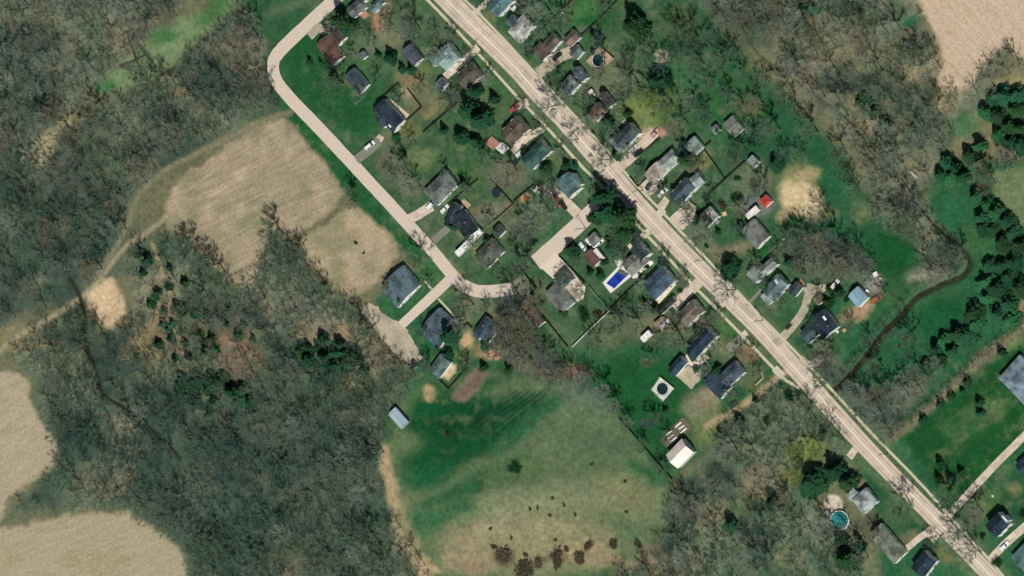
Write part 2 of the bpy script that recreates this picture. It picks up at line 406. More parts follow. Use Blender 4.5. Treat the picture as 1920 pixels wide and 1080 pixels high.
    (E(970, 525, 16, 10), (150, 142, 125), 10), (E(990, 540, 30, 20), (105, 110, 85), 14), (E(1030, 605, 36, 12, .75), (80, 108, 66), 14), (E(1150, 505, 30, 14, -.6), (48, 105, 62), 12), (E(1120, 560, 40, 14, .6), (36, 94, 46), 14),
    (E(900, 190, 60, 30, .5), (78, 106, 62), 20), (E(930, 150, 50, 12, .8), (72, 110, 60), 14), (E(1050, 300, 40, 12, .8), (92, 110, 64), 12), (E(1095, 345, 20, 30, .6), (62, 110, 60), 12), (E(920, 25, 30, 14, -.7), (108, 116, 76), 12), (E(1010, 60, 30, 30, -.6), (62, 104, 62), 20), (E(880, 70, 40, 9, .8), (96, 112, 72), 9), (E(985, 40, 60, 20, .8), (72, 108, 66), 14), (E(1110, 30, 40, 20), (40, 104, 44), 18), (E(1120, 100, 30, 24), (80, 110, 66), 16), (E(1100, 15, 30, 10, -.6), (62, 122, 56), 12),
    (E(1500, 375, 40, 36), (205, 182, 140), 14), (E(1510, 330, 30, 8, -.4), (160, 148, 105), 12), (E(1465, 408, 10, 14), (150, 135, 100), 9),
    (E(1240, 105, 15, 14), (180, 165, 140), 5), (E(1562, 943, 17, 15), (225, 208, 182), 4), (E(1335, 980, 10, 9), (185, 160, 120), 4), (E(1336, 978, 4, 14), (185, 160, 120), 4),
    ([(178, 532), (204, 518), (226, 545), (231, 588), (216, 622), (196, 612), (172, 582), (164, 552)], (205, 178, 142), 9),
    (E(945, 1045, 24, 16), (112, 98, 76), 8), (E(985, 1066, 22, 12), (116, 102, 78), 8), (E(1015, 1052, 14, 10), (108, 94, 72), 7), (E(1045, 1045, 18, 12), (118, 104, 82), 8), (E(1088, 1042, 16, 9), (104, 92, 70), 6), (E(1104, 1022, 6, 14, .4), (100, 88, 62), 5), (E(1150, 1018, 12, 6, -.6), (88, 84, 58), 5), (E(900, 1062, 30, 12), (140, 124, 96), 12), (E(1120, 1050, 50, 14), (150, 134, 104), 14),
    (E(807, 736, 14, 15), (170, 145, 105), 7), ([(848, 738), (890, 689), (908, 686), (915, 702), (896, 732), (872, 754), (850, 750)], (116, 100, 84), 6), ([(826, 700), (842, 685), (855, 684), (854, 697), (838, 711)], (205, 182, 145), 3),
    (E(985, 765, 60, 6, -.72), (52, 96, 56), 8), (E(940, 800, 40, 5, -.72), (36, 92, 50), 8),
]

xs = np.concatenate([[-5000, -2500, -1200, -600, -330], np.arange(-262, 262.1, 0.72), [330, 600, 1200, 2500, 5000]])
ys = np.concatenate([[-5000, -2500, -1200, -600, -210], np.arange(-140, 140.1, 0.72), [210, 600, 1200, 2500, 5000]])
NX, NY = len(xs), len(ys)
XX, YY = np.meshgrid(xs, ys, indexing='ij')
rel = np.stack([XX - CAM.x, YY - CAM.y, np.full_like(XX, -CAM.z)], -1)
dep = rel @ np.array(FWD)
kk = DIST / (W / 2 * S)
PX = np.clip(W / 2 + (rel @ np.array(RIGHT)) / dep * kk * W / 2, -400, W + 400)
PY = np.clip(H / 2 - (rel @ np.array(UP)) / dep * kk * W / 2, -400, H + 400)
wx = PX + vnoise(PX, PY, 34, 1) * 7
wy = PY + vnoise(PX, PY, 34, 50) * 7
colr = np.empty(XX.shape + (3,))
colr[:] = srgb(44, 100, 56)
big = vnoise(PX, PY, 120, 90)[..., None]
colr = colr * (1 + 0.25 * big) + np.clip(vnoise(PX, PY, 80, 120, 5)[..., None], 0, 1) * np.array(srgb(70, 70, 30)) * 0.5


def blend(w, rgb):
    global colr
    w = w[..., None]
    colr = colr * (1 - w) + np.array(srgb(*rgb)) * w


def soft(d, f):
    t = np.clip(0.5 - d / (2.0 * f), 0, 1)
    return t * t * (3 - 2 * t)


def inbox(pts, f):
    P = np.array(pts)
    lo, hi = P.min(0) - f - 20, P.max(0) + f + 20
    i = np.where(((PX > lo[0]) & (PX < hi[0]) & (PY > lo[1]) & (PY < hi[1])))
    if len(i[0]) == 0:
        return None
    return slice(i[0].min(), i[0].max() + 1), slice(i[1].min(), i[1].max() + 1)


def patch(pts, rgb, f, warp=1.0, op=1.0):
    sl_ = inbox(pts, f)
    if sl_ is None:
        return
    X = PX[sl_] + (wx[sl_] - PX[sl_]) * warp
    Y = PY[sl_] + (wy[sl_] - PY[sl_]) * warp
    w = (soft(sdist(pts, X, Y), f) * op)[..., None]
    colr[sl_] = colr[sl_] * (1 - w) + np.array(srgb(*rgb)) * w


for p in PATCH:
    patch(p[0], p[1], p[2] * 0.75, warp=1.0 if p[2] > 6 else 0.4)
# wood floors: leaf litter, moss and dead grass in drifts
wood = np.zeros_like(PX)
for wn_ in 'ABCDEFJ':
    wood = np.maximum(wood, soft(sdist(WOODS[wn_], wx, wy), 16))
n_a, n_b = vnoise(PX, PY, 75, 910, 4), vnoise(PX, PY, 60, 930, 4)
blend(wood * np.clip(n_a * 1.5 + .05, 0, .8), (50, 72, 60))
blend(wood * np.clip(-n_a * 1.5 - .3, 0, .6), (126, 130, 106))
blend(wood * np.clip(n_b * 1.4 - .3, 0, .65), (72, 104, 70))
blend(wood * np.clip(-n_b * 1.5 - .6, 0, .5), (132, 118, 94))
sw = soft(sdist(E(480, 900, 250, 190), wx, wy), 60)
blend(wood * sw * .45, (58, 80, 66))
# worn, dry patches of the mown gardens and the verges of the main road
gard = soft(sdist([(530, 130), (600, 20), (840, -60), (1260, -60), (1400, 220), (1520, 420), (1640, 560), (1560, 690), (1430, 760), (1280, 660), (1080, 660), (930, 660), (830, 560)], wx, wy), 30)
dry = np.clip(vnoise(PX, PY, 46, 610, 4) * 1.1 + .1, 0, .85)
blend(gard * dry * .6, (92, 112, 80))
litter = np.clip(vnoise(PX, PY, 26, 640, 4) * 1.2 - .35, 0, .8)
blend(gard * litter * .5, (128, 122, 98))
MAINP = [(780, -60), (838, 0), (960, 120), (1060, 228), (1195, 384), (1340, 533), (1513, 716), (1667, 884), (1820, 1040), (1900, 1124)]
blend(soft(ldist(MAINP, PX, PY) - 31, 6) * .75, (96, 114, 76))
for k in range(6):
    blend(soft(ldist([(1024 - k * 11, 738 - k * 1), (922 - k * 8, 822 - k * 7)], PX, PY) - 1.3, 1.6) * .8, (24, 50, 36))
# mottling of the whole cover: moss, leaf litter, worn spots (lies on the ground whatever the light)
dryf = np.clip(vnoise(PX, PY, 16, 820, 5) * 1.1, 0, 1) * np.clip(.25 + .5 * vnoise(PX, PY, 140, 840, 2), 0, .5)
blend(dryf, (116, 120, 82))
m1 = vnoise(PX, PY, 22, 200, 5)[..., None]
m2 = vnoise(PX, PY, 9, 300, 4)[..., None]
colr *= 1 + 0.16 * m1 + 0.14 * m2
greenness = np.clip((colr[..., 1:2] - colr[..., 0:1]) / (colr[..., 1:2] + 1e-4), 0, 1)
colr *= 1 - 0.30 * greenness * np.array((.8, 1.0, 0.1))
fieldw = {}
FCOL = {'stubble_field': (159, 145, 118), 'hay_field': (160, 147, 115), 'west_field': (173, 158, 131), 'corner_field': (168, 155, 127), 'ploughed_field': (197, 174, 147)}
for n, pts in FIELDS.items():
    d = sdist(pts, wx, wy) + vnoise(PX, PY, 9, 505, 3) * 3.5
    fieldw[n] = d
    blend(soft(d, 7), FCOL[n])
fin = vnoise(PX, PY, 30, 400, 5)
sf = np.maximum(soft(fieldw['stubble_field'], 5), soft(fieldw['hay_field'], 5))
blend(sf * np.clip(fin * 1.3, 0, 0.85), (134, 130, 98))
blend(sf * np.clip(-fin * .9 - .1, 0, 0.6), (190, 168, 136))
blend(soft(fieldw['corner_field'], 5) * np.clip(fin * 1.1, 0, 0.7), (156, 146, 106))
blend(soft(fieldw['west_field'], 5) * np.clip(fin, 0, 0.6), (160, 148, 116))
blend(soft(fieldw['ploughed_field'], 5) * np.clip(-fin * 0.6, 0, 0.5), (190, 165, 125))
# wheel lines left in the fields
rl_ = np.random.default_rng(77)
for n, (c0, c1, dirv, cnt) in {'stubble_field': ((330, 240), (640, 530), (.915, -.40), 26), 'west_field': ((-20, 690), (110, 960), (.86, -.5), 9), 'corner_field': ((-10, 960), (350, 1080), (.94, -.33), 14), 'ploughed_field': ((1740, 0), (1920, 160), (.66, .75), 22), 'hay_field': ((590, 400), (740, 550), (.915, -.40), 7)}.items():
    for _ in range(cnt):
        x, y, l_ = rl_.uniform(c0[0], c1[0]), rl_.uniform(c0[1], c1[1]), rl_.uniform(20, 110)
        d = ldist([(x, y), (x + dirv[0] * l_, y + dirv[1] * l_ + rl_.uniform(-4, 4))], PX, PY)
        blend(soft(fieldw[n] + 5, 4) * soft(d - .3, 1.7) * rl_.uniform(.3, .7), (128, 114, 88) if rl_.random() < .65 else (206, 186, 156))
for q in (9, 15, 24):
    e_ = [(322 + q * .8, 372 - q * .2), (350 + q * .8, 332 + q * .8), (430 + q * .5, 272 + q), (495 + q * .4, 238 + q), (532, 224 + q)]
    blend(soft(ldist(smooth(e_), PX, PY) - .4, 1.6) * .6, (126, 112, 86))
trackw = {}
for n, (pts, hw, rgb) in TRACKS.items():
    d = ldist(pts, wx * 0.3 + PX * 0.7, wy * 0.3 + PY * 0.7) - hw
    trackw[n] = d
    blend(soft(d, 4.5) * 0.9, rgb)
dW, dE = ldist(CREEK_W, PX, PY), ldist(CREEK_E, PX, PY)
ZZ = np.zeros_like(XX)
ZZ -= 1.1 * soft(dW - 3.8, 3.5)
lowE = np.clip((PY - 380) / 120, 0, 1)
ZZ -= 1.1 * soft(dE - (2.2 + 2.6 * lowE), 4.0)
blend(soft(dW - 3.5, 3.5) * 0.8, (58, 56, 38))
blend(soft(dE - (1 + 4 * lowE), 4.5) * (.45 + .25 * lowE), (70, 64, 48))
ZZ += np.where((np.abs(XX) < 300) & (np.abs(YY) < 200), vnoise(PX, PY, 60, 700, 3) * 0.06, 0) - 0.05
colr = np.clip(colr, 0.004, 0.9)


def grid_mesh(name, sel, dz, m):
    """mesh of the ground cells where sel is true, lifted by dz"""
    I, J = np.where(sel)
    quad = np.stack([I * NY + J, (I + 1) * NY + J, (I + 1) * NY + J + 1, I * NY + J + 1], -1)
    used, inv = np.unique(quad, return_inverse=True)
    quad = inv.reshape(quad.shape)
    co = np.stack([XX, YY, ZZ + dz], -1).reshape(-1, 3)[used]
    me = bpy.data.meshes.new(name)
    me.vertices.add(len(co))
    me.vertices.foreach_set('co', co.astype(np.float32).ravel())
    me.loops.add(quad.size)
    me.loops.foreach_set('vertex_index', quad.astype(np.int32).ravel())
    me.polygons.add(len(quad))
    me.polygons.foreach_set('loop_start', np.arange(0, quad.size, 4, dtype=np.int32))
    me.polygons.foreach_set('loop_total', np.full(len(quad), 4, np.int32))
    me.update(calc_edges=True)
    a = me.color_attributes.new('cover', 'FLOAT_COLOR', 'POINT')
    c4 = np.ones((len(co), 4), np.float32)
    c4[:, :3] = colr.reshape(-1, 3)[used]
    a.data.foreach_set('color', c4.ravel())
    me.materials.append(m)
    return link(name, me)


cell = lambda a: np.minimum(np.minimum(a[:-1, :-1], a[1:, :-1]), np.minimum(a[:-1, 1:], a[1:, 1:]))
mg = mat('ground_cover', 'cover', 0.95, 0.30, 0.55, 6, spec=0.1)
tag(grid_mesh('ground', np.ones((NX - 1, NY - 1), bool), 0.0, mg), 'green and tan ground with lawns and leaf litter', kind='structure')
FM = {'stubble_field': (math.radians(66), 2.2, 0.18), 'hay_field': (math.radians(66), 3.0, 0.10), 'west_field': (math.radians(60), 2.2, 0.11), 'corner_field': (math.radians(72), 2.2, 0.10), 'ploughed_field': (math.radians(140), 2.0, 0.10)}
FLABEL = {'stubble_field': 'tan stubble field with faint rows beside the curved street', 'hay_field': 'pale hay field with no rows next to the square roofed house', 'west_field': 'rounded tan field cut by the west edge', 'corner_field': 'tan field in the bottom corner', 'ploughed_field': 'pale pinkish ploughed field in the top corner'}
for n, d in fieldw.items():
    o = grid_mesh('field', cell(-d) > 0, 0.025, mat(n + '_soil', 'cover', 0.95, 0.22, 0.8, 7, spec=0.1, stripe=FM[n]))
    tag(o, FLABEL[n], kind='structure')
for n, d in trackw.items():
    tag(grid_mesh('path', cell(-d) > -1.5, 0.05, mg), n.replace('_', ' ') + ' of bare trodden earth', kind='structure')


def water_strip(pts, hw0, z, name, label, m):
    P = [G(x, y, z) for x, y in pts]
    b = MB()
    L_, R_ = [], []
    for i, p in enumerate(P):
        t = (P[min(i + 1, len(P) - 1)] - P[max(i - 1, 0)]).normalized()
        n = Vector((-t.y, t.x, 0))
        hw = hw0(i / (len(P) - 1)) * (1 + .3 * math.sin(i * 1.7) * math.sin(i * .6))
        L_.append(p + n * hw)
        R_.append(p - n * hw)
    for i in range(len(P) - 1):
        b.poly([L_[i], R_[i], R_[i + 1], L_[i + 1]])
    return tag(b.build(name, m), label, kind='structure')


mw = mat('creek_water', srgb(52, 52, 36), 0.10, 0.3, 0.3, 3, spec=0.5)
water_strip(CREEK_W, lambda f: .6, -0.75, 'water', 'dark narrow creek winding through the western wood', mw)
water_strip(CREEK_E, lambda f: 1.0 if f < .2 else (.85 if f < .5 else .5), -0.72, 'water', 'dark creek with a horseshoe bend behind the gardens', mw)


# ------------------------------------------------------------------ roads, pavements, drives
def ribbon(pts, hl, hr, z, name, label, m, thick=0.0, n=5):
    P = [G(x, y, 0) for x, y in smooth(pts, n)]
    L_, R_ = [], []
    for i, p in enumerate(P):
        t = (P[min(i + 1, len(P) - 1)] - P[max(i - 1, 0)]).normalized()
        nn = Vector((-t.y, t.x, 0))
        f = i / (len(P) - 1)
        a = (hl[0] + (hl[1] - hl[0]) * f) * S + random.uniform(-.08, .08)
        c = (hr[0] + (hr[1] - hr[0]) * f) * S + random.uniform(-.08, .08)
        L_.append(p + nn * a + Vector((0, 0, z)))
        R_.append(p - nn * c + Vector((0, 0, z)))
    b = MB()
    for i in range(len(P) - 1):
        b.poly([R_[i], R_[i + 1], L_[i + 1], L_[i]])
        if thick:
            dn = Vector((0, 0, -thick))
            b.poly([R_[i] + dn, R_[i + 1] + dn, R_[i + 1], R_[i]])
            b.poly([L_[i], L_[i + 1], L_[i + 1] + dn, L_[i] + dn])
    return tag(b.build(name, m), label, kind='structure')


mroad = mat('pale_road', srgb(208, 190, 170), 0.9, 0.07, 0.9, 6, second=srgb(196, 178, 158), s_scale=0.25, spec=0.2)
mroad2 = mat('side_road', srgb(208, 191, 170), 0.9, 0.06, 0.7, 6, spec=0.2)
mwalk = mat('pavement_concrete', srgb(196, 190, 158), 0.9, 0.10, 1.2, 5, spec=0.2)
mdrive = mat('drive_concrete', srgb(212, 195, 174), 0.9, 0.10, 0.9, 6, second=srgb(190, 172, 148), s_scale=0.3, spec=0.2)
mgrav = mat('gravel', srgb(186, 172, 146), 0.95, 0.22, 1.2, 8, second=srgb(160, 152, 130), s_scale=0.2, spec=0.1)
mgrey = mat('grey_drive', srgb(128, 130, 112), 0.95, 0.14, 0.9, 6, spec=0.1)
mline = mat('line_paint', srgb(236, 222, 184), 0.7, 0.18, 2.0, 6)
mpatch = mat('road_patching', srgb(184, 170, 152), .9, .1, 1.2, 5, spec=.2)
mcrack = mat('tar_seam', srgb(150, 132, 112), 0.8, 0.3, 0.8, 5)
MAIN = [(780, -60), (838, 0), (880, 42), (960, 120), (1005, 170), (1060, 228), (1120, 297), (1195, 384), (1273, 466), (1340, 533), (1425, 617), (1513, 716), (1600, 813), (1667, 884), (1737, 955), (1820, 1040), (1900, 1124)]
ribbon(MAIN, (22, 15), (19, 16), 0.05, 'road', 'pale straight main road with a cream centre line', mroad)


def shifted(pts, k):
    """pixel polyline moved sideways by k pixels"""
    P = [np.array(p, float) for p in pts]
    out = []
    for i, p in enumerate(P):
        t = P[min(i + 1, len(P) - 1)] - P[max(i - 1, 0)]
        t /= np.hypot(*t)
        out.append(tuple(p + np.array((t[1], -t[0])) * k))
    return out


ribbon(MAIN, (1.1, 1.1), (1.1, 1.1), 0.075, 'road_marking', 'cream centre line of the main road', mline)
ribbon(shifted(MAIN, 9), (.5, .5), (.5, .5), 0.07, 'road_marking', 'tar seam along the north lane of the main road', mcrack)
ribbon(shifted(MAIN, -10), (.5, .5), (.5, .5), 0.07, 'road_marking', 'tar seam along the south lane of the main road', mcrack)
for k, (f, lab) in enumerate([(1.35, 'near the pale green house'), (2.4, 'beside the L-shaped brown house'), (3.3, 'above the red car'), (5.2, 'by the charcoal house'), (6.3, 'opposite the teal corner house'), (8.4, 'by the spreading tree'), (9.5, 'near the brown ribbed roof'), (10.6, 'by the curved drive'), (11.7, 'near the eastern creek'), (13.2, 'beside the eastern lawn'), (14.3, 'near the straight drive')]):
    i = int(f)
    a, b_ = np.array(MAIN[i], float), np.array(MAIN[i + 1], float)
    c = a + (b_ - a) * (f - i)
    t_ = (b_ - a) / np.hypot(*(b_ - a))
    n_ = np.array((t_[1], -t_[0]))
    pts = [tuple(c + n_ * w_ + t_ * random.uniform(-1.6, 1.6)) for w_ in (-15, -7, 0, 7, 15)]
    ribbon(pts, (.4, .4), (.4, .4), .066, 'road_crack', 'tarred crack across the main road ' + lab, mcrack)
    if k % 2 == 0:
        w0 = 2 if k % 4 else -14
        q = [tuple(c + n_ * (w0 + x) + t_ * y) for x, y in ((0, 4), (12, 4), (12, 4 + 14 + 3 * k), (0, 4 + 14 + 3 * k))]
        P = [G(x, y, 0) for x, y in q]
        tag(MB().poly([(p.x, p.y, .062) for p in P]).build('road_patch', mpatch), 'darker repaired patch on the main road ' + lab, kind='structure')
STREET = [(690, -60), (626, 0), (570, 52), (530, 90), (514, 112), (513, 134), (522, 157), (545, 185), (590, 232), (640, 285), (680, 328), (720, 371), (770, 426), (819, 480), (845, 512), (868, 534), (897, 546), (937, 545), (960, 540)]
ribbon(STREET, (13, 12), (13, 12), 0.045, 'road', 'pale side street curving round the stubble field', mroad2)
ribbon([(1172, 337), (1110, 397), (1055, 448), (1005, 493)], (15, 16), (15, 16), 0.04, 'road', 'wide pale stub of road running off the main road', mroad2)
ribbon([(850, 518), (800, 565), (752, 610)], (10, 9), (10, 9), 0.04, 'road', 'short beige court between the two square roofed houses', mroad2)
WALK_W = [(775, -30), (802, 0), (853, 53), (890, 93), (955, 165), (983, 195), (1030, 244), (1092, 313), (1122, 343), (1195, 422), (1252, 482), (1288, 522), (1383, 620), (1463, 703), (1480, 717), (1500, 728)]
WALK_E = [(848, -25), (872, 0), (900, 27), (960, 90), (1022, 157), (1088, 228), (1153, 300), (1183, 336), (1233, 388), (1280, 438), (1337, 498), (1400, 565), (1430, 597), (1500, 668), (1550, 720), (1605, 780), (1642, 820), (1723, 903), (1783, 970), (1853, 1047), (1890, 1090)]
ribbon(WALK_W, (2.8, 2.8), (2.8, 2.8), 0.12, 'pavement', 'narrow concrete footpath along the south side of the main road', mwalk, 0.13)
ribbon(WALK_E, (2.6, 2.6), (2.6, 2.6), 0.12, 'pavement', 'narrow concrete footpath along the north side of the main road', mwalk, 0.13)


def slab(pts, z, m, name, label, thick=0.0, jit=0.0, kind='structure'):
    P = []
    n = len(pts)
    for i in range(n):
        a, b = np.array(pts[i], float), np.array(pts[(i + 1) % n], float)
        k = max(1, int(np.hypot(*(b - a)) / 6)) if jit else 1
        for j in range(k):
            q = a + (b - a) * j / k
            if jit:
                q = q + rng.normal(0, jit, 2)
            P.append(G(q[0], q[1], 0))
    b = MB()
    if thick:
        b.prism([(p.x, p.y) for p in P][::-1], z - thick, z)
    else:
        b.poly([(p.x, p.y, z) for p in P][::-1])
    return tag(b.build(name, m), label, kind=kind)


def lane(pts, w, z, m, label):
    return ribbon(pts, (w / 2, w / 2), (w / 2, w / 2), z, 'driveway', label, m, n=4)


ZD = 0.03
lane([(897, 88), (865, 118), (833, 145)], 14, .062, mdrive, 'drive beside the pale green roofed house')
lane([(882, 32), (898, 18), (925, -8)], 12, .062, mdrive, 'drive beside the teal roofed house at the top edge')
lane([(1008, 138), (1030, 122), (1050, 106), (1075, 96)], 22, .062, mgrav, 'wide gravel drive between the brown house and its garages')
lane([(1020, 240), (985, 262), (962, 286)], 13, .062, mdrive, 'drive between the brown roofed and the green roofed house')
lane([(990, 190), (964, 206)], 15, .062, mdrive, 'short drive under the red car')
lane([(1160, 314), (1190, 288), (1228, 247)], 20, .062, mdrive, 'sandy drive beside the dark roofed house with white side')
lane([(1205, 358), (1222, 345), (1242, 332)], 34, .062, mdrive, 'pinkish drive beside the light roofed house')
slab([(1255, 408), (1292, 376), (1306, 388), (1302, 412), (1280, 432), (1268, 424)], .058, mdrive, 'driveway', 'broad concrete yard beside the dark roofed duplex', jit=.6)
slab([(1232, 385), (1246, 368), (1256, 376), (1243, 398)], .056, mdrive, 'driveway', 'concrete pad in front of the white van', jit=.5)
lane([(1312, 528), (1288, 551), (1262, 575)], 20, .062, mdrive, 'drive beside the brown roofed house by the footpath')
lane([(1222, 430), (1200, 447), (1180, 466)], 13, .062, mdrive, 'drive beside the mottled grey roofed house')
lane([(1452, 645), (1468, 632), (1490, 607), (1508, 580), (1515, 556), (1528, 541)], 16, .062, mgrav, 'curved gravel drive leading to the small carport')
slab([(1505, 545), (1515, 530), (1530, 535), (1549, 534), (1548, 546), (1535, 551), (1520, 556)], .056, mgrav, 'driveway', 'gravel turning spot behind the small dark shed', jit=1.0)
lane([(1400, 572), (1412, 560), (1428, 542)], 6, .062, mgrey, 'narrow paved strip between two grey houses')
lane([(1395, 632), (1383, 640), (1365, 655)], 16, .062, mgrey, 'worn drive in front of the long navy roofed house')
slab([(1267, 704), (1290, 685), (1303, 692), (1316, 692), (1314, 712), (1296, 730)], .056, mgrav, 'driveway', 'pale concrete yard between the navy roofed garage and house', jit=.6)
slab([(1288, 664), (1295, 676), (1299, 680), (1318, 661), (1331, 671), (1307, 691), (1291, 683), (1283, 672)], .10, mat('patio_slab', srgb(226, 208, 184), .9, .06), 'patio', 'bright patio behind the long navy roofed house', thick=.12)
lane([(1770, 975), (1800, 943), (1860, 878), (1940, 798)], 14, .062, mdrive, 'long straight drive crossing the eastern lawn')
lane([(1855, 1052), (1885, 1020), (1940, 972)], 15, .062, mdrive, 'drive with a white car next to the navy roofed house')
lane([(1752, 988), (1725, 1008), (1698, 1030)], 12, .062, mdrive, 'drive curving to the long olive roofed house')
lane([(765, 412), (785, 402), (810, 386)], 19, .06, mdrive, 'drive with a white car beside the large grey roofed house')
lane([(812, 452), (828, 438), (850, 420)], 14, .06, mgrey, 'grass grown drive beside the black roofed house')
lane([(668, 300), (690, 283), (712, 264)], 18, .06, mgrey, 'grey drive under the white car by the side street')
slab([(704, 258), (711, 252), (720, 257), (717, 266), (708, 268)], .05, mdrive, 'patio', 'small pink paved spot beside the dark roofed house', thick=.06)
slab([(721, 188), (733, 186), (768, 215), (760, 224)], .08, mat('patio_pale', srgb(205, 185, 160), .9, .1), 'patio', 'pale patio strip along the black roofed house', thick=.1)
lane([(580, 68), (598, 52), (612, 62)], 17, .06, mgrav, 'drive with a black car beside the brown roofed house')
slab([(1012, 500), (1042, 473), (1098, 538), (1094, 560), (1082, 566), (1073, 548), (1072, 528), (1055, 506), (1040, 525)], .058, mat('new_concrete', srgb(222, 204, 180), .9, .06), 'driveway', 'bright new concrete drive in front of the grey L-shaped house')
lane([(1090, 408), (1062, 380), (1035, 357)], 21, .058, mdrive, 'drive with the red pickup beside the teal roofed house')
slab([(672, 578), (697, 566), (716, 586), (748, 604), (765, 618), (776, 642), (795, 668), (790, 676), (762, 682), (730, 652), (700, 612)], .035, mgrav, 'driveway', 'worn gravel lot at the end of the court', jit=1.6)
lane([(1500, 672), (1520, 684), (1545, 668)], 14, .062, mgrav, 'gravel apron beside the main road under bare trees')
lane([(1742, 998), (1756, 1012)], 18, .066, mdrive, 'short concrete apron at the edge of the main road')
lane([(1604, 842), (1592, 858)], 14, .066, mdrive, 'pale apron on the main road beside dark conifers')
for q in ([(1360, 572), (1344, 556)], [(1468, 706), (1452, 690)], [(1392, 622), (1398, 632)], [(1245, 392), (1234, 404)], [(1160, 305), (1150, 316)]):
    lane([q[0], ((q[0][0] + q[1][0]) / 2, (q[0][1] + q[1][1]) / 2), q[1]], 14, .066, mroad2, 'short pale crossover between footpath and main road')
lane([(812, 543), (803, 535), (796, 527)], 4, .06, mwalk, 'thin concrete path to the square slate roofed house')
lane([(822, 560), (842, 582), (862, 606)], 4, .06, mwalk, 'thin concrete path along the slate roofed house under the pine')


# ------------------------------------------------------------------ buildings
def roofmat(rgb, kind='shingle'):
    k = f'{kind}_{rgb[0]}_{rgb[1]}_{rgb[2]}'
    if kind == 'metal':
        return mat(k, srgb(*rgb), 0.45, 0.08, 0.5, 3, second=srgb(*[v * .92 for v in rgb]), s_scale=.3, spec=.4)
    return mat(k, srgb(*rgb), 0.92, 0.20, 1.4, 7, second=srgb(*[v * .70 for v in rgb]), s_scale=.28, spec=.15)


mpane = mat('window_glass', (0.02, 0.03, 0.035), 0.08, 0.1, spec=.6)
mtrim = mat('white_trim', (0.72, 0.71, 0.67), 0.6, 0.05)
mdoor = mat('door_paint', (0.16, 0.07, 0.05), 0.6, 0.1)
mbrickc = mat('chimney_brick', srgb(122, 100, 90), 0.9, 0.25, 3)
mvent = mat('vent_metal', (0.35, 0.36, 0.36), 0.5, 0.1, metallic=.5)
_u = MB().box((-.5, -.5, -.5), (.5, .5, .5))
UNIT = {}


def unit(m):
    if m.name not in UNIT:
        UNIT[m.name] = _u.data('unit_block', m)
    return UNIT[m.name]


def rect(q, z):
    """four pixels (W, N, E, S corners of a roof edge at height z) to centre, axes and half sizes"""
    A, B, C, D = [G(x, y, z) for x, y in q]
    c = (A + B + C + D) / 4
    u = ((B - A) + (C - D)) / 2      # towards north-east
    v = ((C - B) + (D - A)) / 2      # towards south-east
    lu, lv = u.length, v.length
    ang = math.atan2(u.y, u.x)
    ang2 = math.atan2(v.y, v.x) + math.pi / 2
    while ang2 - ang > math.pi:
        ang2 -= 2 * math.pi
    while ang2 - ang < -math.pi:
        ang2 += 2 * math.pi
    a = (ang + ang2) / 2
    return c, Vector((math.cos(a), math.sin(a), 0)), Vector((math.sin(a), -math.cos(a), 0)), lu / 2, lv / 2


